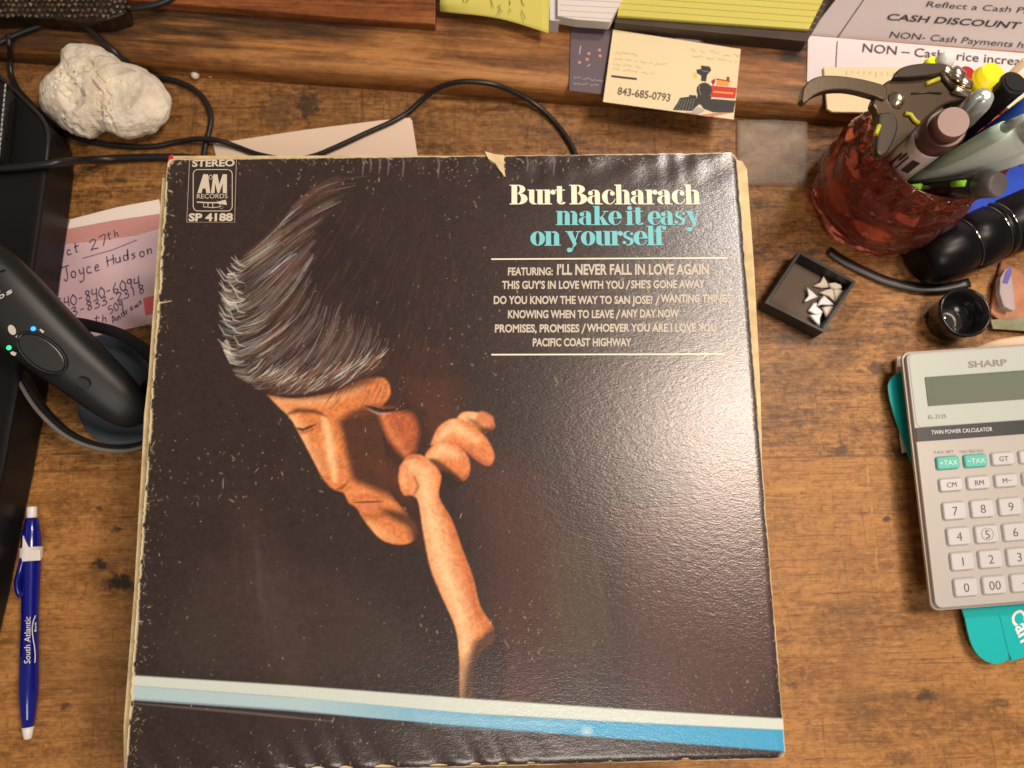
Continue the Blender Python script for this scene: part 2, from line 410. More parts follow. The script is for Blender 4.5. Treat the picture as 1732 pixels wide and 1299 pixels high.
FAT = {
 'B': (1.18, R_(0, 0, .56, HL) + R_(0, 1.33 - HL, .56, 1.33) + R_(.12, 0, .47, 1.33) + G_(.52, 1.03, .46, .30, .12, .235, -90, 90) + G_(.54, .38, .58, .38, .17, .315, -90, 90)),
 'u': (1.04, R_(0, 1 - HL, .2, 1) + R_(.1, .27, .42, 1) + G_(.44, .28, .34, .28, .02, .2, 180, 300) + R_(.62, 0, .94, 1) + R_(.52, 1 - HL, .7, 1) + R_(.9, 0, 1.02, HL)),
 'r': (.80, R_(0, 0, .54, HL) + R_(.1, 0, .42, 1) + R_(0, 1 - HL, .2, 1) + D_(.62, .82, .16) + G_(.62, .7, .22, .3, .18, .25, 80, 180)),
 't': (.66, R_(.12, .2, .44, 1.24) + R_(0, 1 - HL, .62, 1) + G_(.40, .22, .28, .22, .04, .16, 180, 340)),
 'a': (.98, G_(.40, .3, .40, .3, .12, .25, 90, 270) + R_(.40, .54, .5, .6) + R_(.47, 0, .79, .72) + G_(.47, .7, .32, .3, .0, .24, 0, 90) + G_(.45, .7, .3, .3, .25, .25, 90, 150) + D_(.2, .76, .15) + R_(.75, 0, .96, HL)),
 'c': (.86, G_(.45, .5, .45, .5, .11, .44, 80, 280) + G_(.45, .5, .40, .5, .35, .44, 280, 345) + G_(.45, .5, .36, .5, .3, .44, 40, 80) + D_(.66, .74, .15)),
 'h': (1.06, R_(0, 0, .5, HL) + R_(.1, 0, .42, 1.35) + R_(0, 1.35 - HL, .2, 1.35) + ARCH(.60) + R_(.54, 0, 1.02, HL)),
 'n': (1.06, R_(0, 0, .5, HL) + R_(.1, 0, .42, 1) + R_(0, 1 - HL, .2, 1) + ARCH(.60) + R_(.54, 0, 1.02, HL)),
 'm': (1.54, R_(0, 0, .48, HL) + R_(.1, 0, .42, 1) + R_(0, 1 - HL, .2, 1) + ARCH(.58) + R_(.53, 0, .95, HL) + ARCH(1.06) + R_(1.0, 0, 1.48, HL)),
 'k': (1.04, R_(0, 0, .5, HL) + R_(.1, 0, .42, 1.35) + R_(0, 1.35 - HL, .2, 1.35) + [[(.42, .55), (.60, .66), (1.0, 0), (.62, 0)]] + [[(.42, .42), (.50, .44), (.86, .96), (.78, .96)]] + R_(.62, 1 - HL, 1.0, 1) + R_(.56, 0, 1.06, HL)),
 'e': (.88, G_(.45, .5, .45, .5, .11, .44, 90, 280) + G_(.45, .5, .43, .5, .13, .44, 2, 90) + R_(.30, .46, .88, .52) + G_(.45, .5, .42, .5, .37, .44, 280, 340)),
 'i': (.58, R_(0, 0, .54, HL) + R_(.1, 0, .42, 1) + R_(0, 1 - HL, .2, 1) + D_(.27, 1.20, .155)),
 's': (.74, G_(.35, .72, .31, .28, .12, .22, 60, 215) + G_(.35, .29, .34, .29, .12, .22, -120, 40) + [[(.08, .58), (.30, .56), (.62, .40), (.60, .48), (.2, .70)]] + [[(.08, .56), (.5, .3), (.64, .42), (.2, .66)]] + D_(.58, .80, .10) + D_(.11, .2, .11)),
 'y': (1.02, [[(.08, 1), (.43, 1), (.70, .12), (.55, -.1)]] + [[(.79, 1), (.86, 1), (.44, -.32), (.37, -.3)]] + R_(0, 1 - HL, .52, 1) + R_(.64, 1 - HL, 1.02, 1) + D_(.25, -.30, .16) + G_(.33, -.28, .1, .16, .05, .1, 190, 350)),
 'o': (.92, G_(.45, .5, .45, .5, .12, .44, 0, 360, 28)),
 'l': (.56, R_(0, 0, .54, HL) + R_(.1, 0, .42, 1.35) + R_(0, 1.35 - HL, .2, 1.35)),
 'f': (.66, R_(0, 0, .54, HL) + R_(.1, 0, .42, 1.08) + R_(0, 1 - HL, .62, 1) + G_(.42, 1.06, .32, .30, .0, .24, 60, 180) + D_(.60, 1.20, .13)),
}
def fat_text(mb, s, O, ux, uy, lift=0.00018):
    adv = sum(.30 if ch == ' ' else FAT[ch][0] - .06 for ch in s)
    O, ux, uy = Vector(O), Vector(ux) / adv, Vector(uy); n = Vector((0, 0, 1)); x = 0; k = 0
    for ch in s:
        if ch == ' ': x += .30; continue
        a, polys = FAT[ch]
        for pl in polys:
            q = list(pl); ar = sum(q[i][0] * q[(i + 1) % len(q)][1] - q[(i + 1) % len(q)][0] * q[i][1] for i in range(len(q)))
            if ar < 0: q.reverse()
            mb.add([O + ux * (x + px) + uy * py + n * (lift + 0.0000035 * (k % 23)) for px, py in q], [tuple(range(len(q)))]); k += 1
        x += a - .06

# handwriting: single pen strokes, unit box
HW = {
 '0': [[(.3, 1), (.05, .7), (.05, .3), (.3, 0), (.55, .3), (.55, .7), (.3, 1), (.4, 1.02)]],
 '1': [[(.25, 1), (.2, 0)]], '2': [[(.05, .8), (.3, 1), (.5, .75), (.05, .05), (.2, .1), (.6, .0)]],
 '3': [[(.05, .9), (.4, 1), (.45, .75), (.2, .55), (.5, .4), (.4, .05), (0, .05)]],
 '4': [[(.1, 1), (.05, .5), (.5, .5)], [(.5, 1), (.45, 0)]],
 '5': [[(.55, 1), (.15, .95), (.1, .6), (.45, .55), (.5, .15), (.05, 0)]],
 '6': [[(.4, 1), (.1, .5), (.1, .1), (.4, 0), (.5, .3), (.15, .4)]],
 '7': [[(.05, .95), (.55, 1), (.25, 0)]], '8': [[(.45, .9), (.2, 1), (.1, .75), (.45, .35), (.3, 0), (.08, .2), (.45, .75), (.45, .92)]],
 '9': [[(.45, .9), (.15, .95), (.1, .6), (.45, .6), (.45, .95), (.4, 0)]], '-': [[(.1, .45), (.45, .48)]],
 'c': [[(.45, .5), (.15, .55), (.1, .1), (.5, .05)]], 't': [[(.3, 1), (.25, .05), (.4, 0)], [(.05, .6), (.55, .65)]],
 'h': [[(.15, 1), (.1, 0), (.15, .4), (.4, .5), (.42, 0), (.5, .02)]],
 'J': [[(0, 1), (.7, 1.05)], [(.4, 1.02), (.42, .2), (.25, -.1), (.05, .1)]],
 'o': [[(.3, .55), (.08, .4), (.15, .05), (.42, .05), (.45, .4), (.28, .55)]],
 'y': [[(.08, .55), (.15, .15), (.45, .2)], [(.5, .6), (.42, -.3), (.1, -.55), (.0, -.4)]],
 'e': [[(.1, .3), (.42, .35), (.3, .55), (.1, .35), (.15, .05), (.5, .08)]],
 'H': [[(.1, 1), (.08, 0)], [(.65, 1), (.6, 0)], [(-.05, .45), (.7, .55)]],
 'u': [[(.08, .55), (.1, .08), (.4, .08), (.45, .55), (.48, 0)]],
 'd': [[(.42, .45), (.12, .5), (.08, .08), (.4, .08), (.5, 1.05), (.48, 0)]],
 's': [[(.42, .55), (.12, .45), (.42, .2), (.08, .02)]],
 'n': [[(.08, .55), (.1, 0), (.15, .4), (.4, .5), (.42, 0)]],
 'A': [[(0, 0), (.35, 1), (.6, 0)], [(.1, .35), (.55, .4)]], 'r': [[(.08, .55), (.1, 0), (.15, .4), (.42, .5)]],
 'w': [[(.05, .5), (.15, .02), (.3, .4), (.45, .02), (.6, .55)]],
}
def handwrite(mb, s, a, b, h, fn, wpx, lift=0.0003):
    """hand-written line from pixel a to pixel b; letters h pixels high"""
    a, b = np.array(a, float), np.array(b, float); d = b - a; L = np.linalg.norm(d); ux = d / L
    uy = np.array((ux[1], -ux[0])) + ux * 0.12
    adv = [.4 if c == ' ' else .72 for c in s]; k = L / sum(adv); x = 0
    up = Vector((0, 0, 1))
    for c, ad in zip(s, adv):
        if c != ' ':
            for st in HW[c]:
                jx, jy = random.uniform(-.04, .04), random.uniform(-.06, .06)
                pp = [a + ux * (x + (p[0] + jx) * 1.0) * k + uy * (p[1] + jy) * h for p in smooth_line(st, 5)]
                mb.ribbon([fn(*q) + up * lift for q in pp], wpx * 0.0004)
        x += ad

def scrawl(mb, a, b, amp, fn, w, lift=0.0003, seed=0, gaps=.15):
    """an illegible small script line"""
    r = random.Random(seed); a, b = np.array(a, float), np.array(b, float); L = np.linalg.norm(b - a); ux = (b - a) / L; uy = np.array((ux[1], -ux[0]))
    cur = []; x = 0
    while x < L:
        cur.append(a + ux * x + uy * amp * r.uniform(0, 1)); x += amp * r.uniform(.3, .6)
        if r.random() < gaps and len(cur) > 3:
            mb.ribbon([fn(*q) + Vector((0, 0, lift)) for q in cur], w); cur = []; x += amp * .7
    if len(cur) > 2: mb.ribbon([fn(*q) + Vector((0, 0, lift)) for q in cur], w)

# ------------------------------------------------------------------ the setting: desk
ZL = 0.020                                          # top of the ledge
mb = MB(); mb.box((0.05, 0.05, -0.02), (1, 0, 0), (0, 1, 0), (0, 0, 1), 0.75, 0.62, 0.02)
o = mb.build('desk_surface', M['desk'], loc=(0, 0, 0)); tag(o, 'worn brown wooden desk top with scratches and dark stains', None, kind='structure')

# ledge: a long beam with a worn rounded front edge
A0, A1 = P(0, 100), P(1365, 207)
LD = (A1 - A0).normalized(); LN = Vector((-LD.y, LD.x, 0))
mb = MB(); prof = [(0.000, 0.0), (0.0, 0.010), (0.0006, 0.0135), (0.0022, 0.0168), (0.0055, 0.0190), (0.011, 0.0199), (0.02, 0.02), (0.25, 0.02), (0.25, 0.0)]
nseg = 160; vs = []
wig = np.cumsum(rng.normal(0, 1, nseg + 1)); wig -= np.linspace(wig[0], wig[-1], nseg + 1); wig = np.convolve(np.pad(wig, 4, 'edge'), np.ones(9) / 9, 'valid')
for i in range(nseg + 1):
    sdist = -0.45 + 1.5 * i / nseg
    for j, (d, z) in enumerate(prof):
        ww = 0.00028 * wig[i] if j < 6 else 0
        q = A0 + LD * sdist + LN * (d + ww); vs.append((q.x, q.y, z))
npf = len(prof); fs = []
for i in range(nseg):
    for j in range(npf - 1):
        fs.append((i * npf + j, i * npf + j + 1, (i + 1) * npf + j + 1, (i + 1) * npf + j))
mb.add(vs, [tuple(reversed(f)) for f in fs], True)
o = mb.build('wooden_ledge', M['ledge'], loc=(0, 0, 0)); tag(o, 'long brown wooden ledge with rounded front edge along the back of the desk', 'ledge')
# thin board lying on the ledge
zb = 0.028
mb = MB(); mb.prism([P(-90, -25, zb), P(400, 14, zb), P(540, 26, zb), P(736, 40, zb), P(741, -160, zb), P(-100, -160, zb)], zb - ZL)
o = mb.build('wooden_board', M['board'], bevel=0.0008, loc=(0, 0, 0)); tag(o, 'thin reddish brown board on the ledge, ending beside the yellow note', 'board')

# ------------------------------------------------------------------ record album on its stack
ZA = 0.100
def album_paint(X, Y, U, V):
    """colours printed on the cover and its wear. X, Y photo pixels of the vertices, U, V album coordinates in metres from the left and top edge"""
    shp = X.shape
    def vnoise(cell, seed):
        r = np.random.default_rng(seed); k = int(0.33 / cell) + 3; gk = r.random((k, k))
        gx, gy = (U + 0.006) / cell, (V + 0.006) / cell; ix, iy = np.clip(gx.astype(int), 0, k - 2), np.clip(gy.astype(int), 0, k - 2)
        fx, fy = gx - ix, gy - iy; fx, fy = fx * fx * (3 - 2 * fx), fy * fy * (3 - 2 * fy)
        return gk[iy, ix] * (1 - fx) * (1 - fy) + gk[iy, ix + 1] * fx * (1 - fy) + gk[iy + 1, ix] * (1 - fx) * fy + gk[iy + 1, ix + 1] * fx * fy
    n1, n2, n3, n4 = vnoise(.05, 1), vnoise(.012, 2), vnoise(.003, 3), vnoise(.0011, 4)
    C = np.empty(shp + (3,)); C[:] = np.array(S(50, 37, 34))
    C *= (0.9 + 0.2 * n1 + 0.10 * (n2 - .5) + 0.16 * (n4 - .5))[..., None]
    def blend(m, c, a=1.0):
        w = (m * a)[..., None]; C[:] = C * (1 - w) + np.array(c) * w
    def sdf(pts, idx):
        x, y = X[idx], Y[idx]; d = np.full(x.shape, 1e9); ins = np.zeros(x.shape, bool); n = len(pts)
        for i in range(n):
            (ax, ay), (bx, by) = pts[i], pts[(i + 1) % n]; ex, ey = bx - ax, by - ay
            t = np.clip(((x - ax) * ex + (y - ay) * ey) / (ex * ex + ey * ey + 1e-9), 0, 1)
            d = np.minimum(d, np.hypot(x - ax - t * ex, y - ay - t * ey))
            if ay != by: ins ^= ((ay > y) != (by > y)) & (x < (bx - ax) * (y - ay) / (by - ay) + ax)
        return np.where(ins, d, -d)
    def boxidx(pts, pad):
        p = np.array(pts); x0, y0 = p.min(0) - pad; x1, y1 = p.max(0) + pad
        rr = np.where((Y.max(1) >= y0) & (Y.min(1) <= y1))[0]; cc = np.where((X.max(0) >= x0) & (X.min(0) <= x1))[0]
        if len(rr) == 0 or len(cc) == 0: return None
        return np.s_[rr[0]:rr[-1] + 1, cc[0]:cc[-1] + 1]
    def poly(pts, c, soft=3.0, a=1.0, smooth=True, grain=0.0):
        if smooth: pts = [tuple(q) for q in smooth_line(list(pts) + [pts[0]], 4)[:-1]]
        ix = boxidx(pts, soft + 2)
        if ix is None: return
        t = np.clip(sdf(pts, ix) / (2 * soft) + 0.5, 0, 1); t = t * t * (3 - 2 * t) * a
        cc = np.array(c)[None, None] * (1 + grain * (n4[ix] - .5))[..., None]
        C[ix] = C[ix] * (1 - t[..., None]) + cc * t[..., None]
    clip = [None]
    def mask(pts):
        pts = [tuple(q) for q in smooth_line(list(pts) + [pts[0]], 4)[:-1]]; m = np.zeros(shp); ix = boxidx(pts, 4); m[ix] = np.clip(sdf(pts, ix) / 3 + .5, 0, 1); return m
    def stroke(pts, w, c, a=1.0, soft=1.0):
        ix = boxidx(pts, w + soft + 3)
        if ix is None: return
        x, y = X[ix], Y[ix]; d = np.full(x.shape, 1e9); n = len(pts) - 1
        for i in range(n):
            (ax, ay), (bx, by) = pts[i], pts[i + 1]; ex, ey = bx - ax, by - ay
            t = np.clip(((x - ax) * ex + (y - ay) * ey) / (ex * ex + ey * ey + 1e-9), 0, 1)
            tp = (i + t) / n; wd = w * (0.25 + 0.75 * np.sin(np.pi * np.clip(tp * .92 + .04, 0, 1)))
            d = np.minimum(d, np.hypot(x - ax - t * ex, y - ay - t * ey) - wd)
        t = np.clip(0.5 - d / (2 * soft), 0, 1); t = t * t * (3 - 2 * t) * a
        if clip[0] is not None: t = t * clip[0][ix]
        C[ix] = C[ix] * (1 - t[..., None]) + np.array(c) * t[..., None]
    r = random.Random(5)
    # faint printed tones of a dark shirt in the lower half
    for pts, c, a in ((((780, 780), (900, 800), (960, 950), (930, 1180), (800, 1190), (830, 1000)), S(84, 48, 40), .55), (((930, 900), (1000, 930), (1020, 1100), (985, 1180), (930, 1050)), S(84, 70, 50), .35),
                      (((1050, 880), (1280, 800), (1300, 1180), (1080, 1190)), S(84, 50, 44), .6), (((400, 880), (430, 860), (520, 1080), (470, 1130)), S(82, 68, 56), .3), (((350, 950), (600, 980), (700, 1140), (300, 1130)), S(72, 60, 52), .4)):
        poly(pts, c, 40, a)
    for k in range(26):
        x0 = r.uniform(920, 1010); stroke([(x0, r.uniform(880, 960)), (x0 + 14, 1030), (x0 + r.uniform(20, 60), r.uniform(1090, 1180))], r.uniform(1, 3), S(96, 78, 54), .10, 6)
    for k in range(14):
        x0 = r.uniform(390, 450); stroke([(x0, r.uniform(880, 950)), (x0 + 8, 1010), (x0 + r.uniform(10, 40), r.uniform(1060, 1100))], r.uniform(1, 3), S(90, 76, 60), .10, 6)
    # a generic figure: bowed head in warm side light, cheek resting on a loose fist
    dk, sk, hi, sh, rd = S(60, 36, 28), S(214, 128, 72), S(250, 200, 146), S(132, 62, 34), S(188, 92, 58)
    face = [(452, 668), (500, 674), (560, 664), (610, 642), (650, 640), (660, 668), (640, 700), (650, 760), (660, 830), (690, 870), (706, 894), (700, 914), (676, 921), (645, 912), (618, 882), (604, 860), (590, 850), (582, 834), (566, 828), (548, 812), (530, 778), (510, 740), (492, 708), (474, 690)]
    poly([(470, 640), (640, 560), (760, 600), (790, 690), (740, 780), (716, 860), (706, 916), (640, 905), (590, 820), (520, 720)], S(62, 39, 31), 16, .9)
    poly([(690, 640), (760, 650), (768, 720), (730, 760), (700, 700)], S(84, 48, 35), 16, .7)
    poly(face, sk, 2.5, 1, True, .22); clip[0] = mask(face)
    stroke([(470, 686), (498, 716), (520, 756), (542, 796)], 9, hi, .75, 14); stroke([(462, 676), (510, 680), (560, 676), (612, 656)], 6, hi, .55, 10)
    stroke([(548, 706), (556, 740), (560, 776), (568, 808)], 7, S(252, 206, 150), .9, 9); stroke([(520, 726), (530, 760), (546, 792)], 5, S(206, 118, 64), .5, 10)
    stroke([(566, 818), (576, 812), (580, 800)], 7, S(226, 130, 82), .8, 7); stroke([(562, 806), (568, 814)], 4, hi, .8, 6)
    stroke([(568, 828), (580, 824), (588, 814)], 2, sh, .9, 2.5); stroke([(586, 836), (604, 832), (624, 832)], 6, S(226, 150, 96), .7, 8)
    stroke([(600, 842), (618, 838), (640, 842)], 3.5, S(196, 104, 76), .85, 3); stroke([(604, 858), (624, 858), (644, 852)], 4.5, S(216, 124, 92), .85, 4); stroke([(598, 850), (622, 849), (648, 848)], 1.5, S(88, 36, 26), .95, 1.5)
    stroke([(612, 872), (636, 873), (664, 868)], 5, sh, .6, 8); stroke([(622, 884), (640, 902), (664, 912)], 9, S(246, 178, 118), .75, 11)
    stroke([(480, 702), (506, 694), (534, 696), (552, 704)], 4, S(70, 38, 26), .85, 4); stroke([(494, 722), (512, 727), (534, 718)], 2.4, S(38, 22, 18), .95, 1.6); stroke([(498, 726), (512, 733), (530, 726)], 3, S(176, 92, 54), .7, 4)
    for k in range(9): stroke([(498 + 4 * k, 723 + 3 * math.sin(k * .4)), (496 + 4 * k, 730 + 3 * math.sin(k * .4))], .6, S(36, 20, 16), .8, .8)
    clip[0] = None
    poly([(572, 712), (598, 694), (640, 686), (720, 700), (720, 880), (690, 868), (662, 842), (622, 824), (598, 812), (588, 780), (580, 744)], dk, 10, .95)
    stroke([(596, 716), (604, 760), (610, 800)], 12, S(84, 46, 32), .7, 14); stroke([(640, 780), (672, 812), (690, 840)], 16, S(96, 52, 35), .7, 20)
    stroke([(590, 706), (616, 698), (636, 694)], 6, S(112, 58, 36), .7, 8)
    poly([(642, 860), (664, 862), (720, 880), (730, 930), (700, 918), (690, 894), (664, 878)], dk, 8, .9)
    poly([(640, 690), (672, 694), (700, 706), (706, 740), (692, 774), (668, 756), (650, 724)], S(184, 96, 56), 9, .92, True, .3)
    stroke([(648, 704), (664, 736), (684, 764)], 6, S(222, 134, 84), .7, 9); stroke([(618, 686), (648, 695), (684, 692)], 3, S(34, 22, 20), .95, 2); stroke([(622, 692), (640, 700), (660, 700)], 1.6, S(180, 170, 160), .5, 1.5)
    # loose fist and forearm
    for fg, h0, h1, h2 in (([(770, 712), (782, 698), (806, 698), (830, 708), (836, 724), (812, 730), (790, 724)], (778, 706), (800, 704), (824, 712)),
                       ([(728, 752), (742, 722), (768, 708), (796, 716), (822, 740), (836, 770), (826, 788), (800, 774), (776, 758), (748, 758)], (740, 744), (766, 720), (806, 744)),
                       ([(714, 786), (724, 762), (746, 748), (774, 754), (792, 774), (794, 800), (780, 814), (756, 800), (736, 796)], (724, 776), (746, 760), (774, 770))):
        poly(fg, S(216, 128, 74), 2.5, 1, True, .2); clip[0] = mask(fg)
        stroke([h0, h1, h2], 9, S(252, 202, 148), .85, 12); stroke([fg[-1], fg[-2], fg[-3], fg[-4]], 5, S(150, 74, 40), .75, 8)
        clip[0] = None; stroke([fg[-1], fg[-2], fg[-3]], 2.2, S(70, 36, 26), .8, 3)
    clip[0] = None
    poly([(714, 780), (736, 776), (770, 800), (784, 818), (760, 824), (744, 806)], S(44, 28, 24), 4, .85)
    poly([(800, 716), (812, 696), (832, 704), (832, 716)], S(206, 122, 78), 3, .9); poly([(788, 706), (806, 712), (838, 738), (836, 752), (812, 728)], dk, 4, .6)
    arm = [(676, 790), (690, 772), (712, 770), (734, 786), (746, 806), (742, 840), (764, 880), (782, 930), (800, 978), (812, 1026), (834, 1060), (836, 1082), (816, 1100), (802, 1130), (798, 1182), (779, 1182), (777, 1110), (770, 1060), (748, 1010), (728, 960), (716, 900), (708, 850), (698, 838), (682, 836), (674, 812)]
    poly(arm, S(222, 138, 84), 2.5, 1, True, .2); clip[0] = mask(arm)
    stroke([(696, 788), (716, 800), (722, 846), (734, 900), (752, 962), (776, 1030), (786, 1080), (786, 1170)], 15, S(251, 204, 152), .9, 18)
    stroke([(754, 850), (776, 912), (796, 972), (806, 1026), (832, 1070)], 7, S(186, 92, 48), .8, 14); stroke([(744, 812), (744, 842), (764, 882)], 4, S(200, 108, 62), .7, 8)
    stroke([(830, 1062), (832, 1084), (808, 1110), (800, 1180)], 6, S(206, 112, 62), .8, 8)
    stroke([(700, 838), (708, 822), (700, 806)], 2.5, sh, .75, 3.5); stroke([(686, 778), (700, 771), (713, 777)], 3, S(186, 98, 62), .7, 3); stroke([(682, 800), (686, 824)], 6, S(248, 190, 136), .6, 8)
    clip[0] = None; poly([(800, 1086), (846, 1062), (850, 1196), (786, 1196), (788, 1140)], S(50, 36, 33), 9, .9); poly([(770, 1120), (810, 1120), (806, 1190), (772, 1190)], S(60, 38, 32), 24, .55); clip[0] = mask(arm)
    for k in range(420):
        t = r.random(); x0, y0 = 738 + 66 * t + r.uniform(-20, 16), 846 + 200 * t
        stroke([(x0, y0), (x0 + r.uniform(1, 6), y0 + r.uniform(3, 9))], .6, S(170, 84, 46), r.uniform(.1, .35), 1)
    clip[0] = None
    # brushed hair: locks sweeping from the crown down to the brow
    def lock(p0, p1, p2, w, c, a, n=1, spread=6.0):
        for _ in range(n):
            o = [(p[0] + r.uniform(-spread, spread), p[1] + r.uniform(-spread, spread)) for p in (p0, p1, p2)]
            q = [((1 - t) ** 2 * o[0][0] + 2 * t * (1 - t) * o[1][0] + t * t * o[2][0], (1 - t) ** 2 * o[0][1] + 2 * t * (1 - t) * o[1][1] + t * t * o[2][1]) for t in (0, .2, .4, .6, .8, 1)]
            stroke(q, w * r.uniform(.5, 1.2), c, a, .9)
    teal, mauve, brn, pale = S(166, 192, 188), S(186, 172, 182), S(128, 78, 58), S(222, 220, 212)
    poly([(430, 420), (520, 360), (640, 420), (700, 540), (640, 620), (520, 650), (440, 640), (390, 560)], S(44, 31, 29), 26, .7)
    for k in range(520):
        x0, y0 = r.uniform(520, 790), r.uniform(330, 660)
        if (x0 - 620) ** 2 / 170 ** 2 + (y0 - 500) ** 2 / 190 ** 2 > 1: continue
        stroke([(x0, y0), (x0 - 6 + (x0 - 600) * .06, y0 + 16), (x0 - 18 + (x0 - 600) * .1, y0 + 34)], r.uniform(.5, 1.2), r.choice((S(70, 48, 42), S(84, 56, 46), S(40, 28, 26))), r.uniform(.2, .6), 1.2)
    guides = [[(640, 292), (575, 296), (520, 328), (480, 374), (450, 410)], [(590, 330), (526, 362), (462, 410), (415, 440), (392, 446)], [(548, 376), (490, 424), (432, 470), (394, 492), (376, 488)],
              [(536, 424), (490, 480), (438, 530), (394, 548), (372, 540)], [(532, 462), (496, 530), (448, 580), (402, 600), (378, 590)], [(548, 490), (520, 560), (474, 610), (430, 634), (398, 634)],
              [(580, 506), (560, 570), (520, 622), (470, 650), (432, 656)], [(622, 520), (604, 580), (572, 630), (526, 656), (478, 668)], [(664, 540), (648, 590), (620, 632), (580, 654), (536, 664)]]
    gg = [np.array(smooth_line(q, 10)) for q in guides]; ng = len(gg) - 1; nt_ = len(gg[0]) - 1
    for k in range(320):
        u_ = r.random() * ng; i0 = min(int(u_), ng - 1); fu = u_ - i0; t0 = r.uniform(.05, .75); q = []
        for m_ in range(6):
            tt = min(t0 + .3 * m_ / 5, 1.0) * nt_; a0 = int(min(tt, nt_ - 1)); ft = tt - a0
            p = (gg[i0][a0] * (1 - ft) + gg[i0][a0 + 1] * ft) * (1 - fu) + (gg[i0 + 1][a0] * (1 - ft) + gg[i0 + 1][a0 + 1] * ft) * fu; q.append((p[0], p[1]))
        stroke(q, r.uniform(2, 5), r.choice((S(104, 72, 58), S(84, 58, 50), S(128, 108, 98), S(44, 31, 29), S(50, 34, 30))), r.uniform(.2, .55), 4)
    for k in range(2300):
        u_ = r.random() ** .9 * ng; i0 = min(int(u_), ng - 1); fu = u_ - i0
        band = .5 + .5 * math.sin(u_ * 6.3 + 1.2 * math.sin(u_ * 2.1)); t0 = r.uniform(.02, .86) if u_ > .8 else r.uniform(.0, .8); ln_ = r.uniform(.08, .34)
        lit = (.12 + .88 * band ** 1.4) * (.3 + .7 * t0) * (.55 + .45 * math.sin(t0 * 13 + u_ * 2.3)) * (1.0 if u_ < 6.5 else .7)
        if r.random() > .25 + .75 * lit or (u_ < 1.1 and r.random() < .45): continue
        q = []
        wv, ph, off = r.uniform(2, 9), u_ * 1.7 + r.gauss(0, .9), r.gauss(0, 4.5)
        for m_ in range(7):
            tt = min(t0 + ln_ * m_ / 6, 1.0) * nt_; a0 = int(min(tt, nt_ - 1)); ft = tt - a0
            A = gg[i0][a0] * (1 - ft) + gg[i0][a0 + 1] * ft; B = gg[i0 + 1][a0] * (1 - ft) + gg[i0 + 1][a0 + 1] * ft
            p = A * (1 - fu) + B * fu; d = B - A; d = d / (np.linalg.norm(d) + 1e-6)
            p = p + d * (off + wv * math.sin(tt * .16 + ph) - 14 * max(0, tt / nt_ - .78) * band)
            q.append((p[0], p[1]))
        q_f = r.uniform(.5, 1.25) * (.3 + 1.0 * lit)
        c = r.choice((teal, pale, S(206, 186, 158), S(176, 146, 122)) if t0 > .4 and u_ < 5.5 else (S(170, 140, 126), brn, pale, brn, mauve))
        stroke(q, r.uniform(.3, 1.1) * (.7 + .7 * lit), tuple(v * q_f for v in c), r.uniform(.45, .9), .9)
    for k in range(26):
        x0, y0 = r.uniform(372, 400), r.uniform(440, 610); stroke([(x0 + 16, y0 + 8), (x0 + 5, y0 + 5), (x0 - r.uniform(2, 9), y0 - r.uniform(4, 14))], .8, pale, .6, .8)
    poly([(430, 640), (520, 655), (600, 640), (650, 610), (640, 640), (590, 662), (520, 674), (450, 668)], S(58, 36, 30), 9, .75)
    for k in range(260):
        t = r.random(); x0, y0 = 432 + 215 * t + r.uniform(-8, 8), 640 + 16 * math.sin(t * 3.1) - 30 * t * t + r.uniform(-22, 8)
        l = r.uniform(10, 34); stroke([(x0 + l * .5, y0 - l * .5), (x0 + l * .1, y0), (x0 - l * .5, y0 + l * .42)], r.uniform(.5, 1.1), r.choice((brn, S(150, 106, 84), S(70, 42, 34), S(60, 38, 32), pale)), r.uniform(.3, .7), .9)
    C *= (1 + .22 * (n4 - .5) + .16 * (n3 - .5))[..., None]
    # table edge: a pale and blue band crossing the foot of the picture
    poly([(200, 1141), (500, 1160), (780, 1181), (1060, 1200), (1345, 1217), (1345, 1236), (1060, 1222), (780, 1206), (500, 1180), (200, 1158)], S(206, 216, 208), 1.8, 1, False)
    poly([(200, 1158), (500, 1180), (860, 1213), (860, 1233), (500, 1203), (200, 1182)], S(176, 202, 208), 1.8, 1, False)
    poly([(840, 1211), (1060, 1222), (1345, 1236), (1345, 1272), (1060, 1250), (840, 1232)], S(62, 160, 204), 2.2, 1, False)
    for q_ in range(24):
        xa, xb = 500 + q_ * 14.6, 500 + q_ * 14.6 + 15.4; f_ = q_ / 23; yt, yb_ = lambda x: 1180 + (x - 500) * .0912, lambda x: 1203 + (x - 500) * .0853
        poly([(xa, yt(xa)), (xb, yt(xb)), (xb, yb_(xb)), (xa, yb_(xa))], tuple(p_ * (1 - f_) + w_ * f_ for p_, w_ in zip(S(176, 202, 208), S(62, 160, 204))), 1.0, 1, False)
    poly([(700, 1206), (900, 1216), (980, 1228), (860, 1232), (720, 1220)], S(150, 196, 216), 12, .55)
    stroke([(200, 1180), (500, 1202), (640, 1216)], 1.5, S(60, 84, 130), .5); stroke([(210, 1188), (420, 1206), (560, 1220)], 2, S(116, 104, 100), .6, 1.5)
    poly([(985, 1228), (1000, 1230), (1000, 1242), (985, 1242)], S(170, 205, 215), 5, .7)
    # wear: flecks, scuffs, white edges
    cream = S(222, 206, 166)
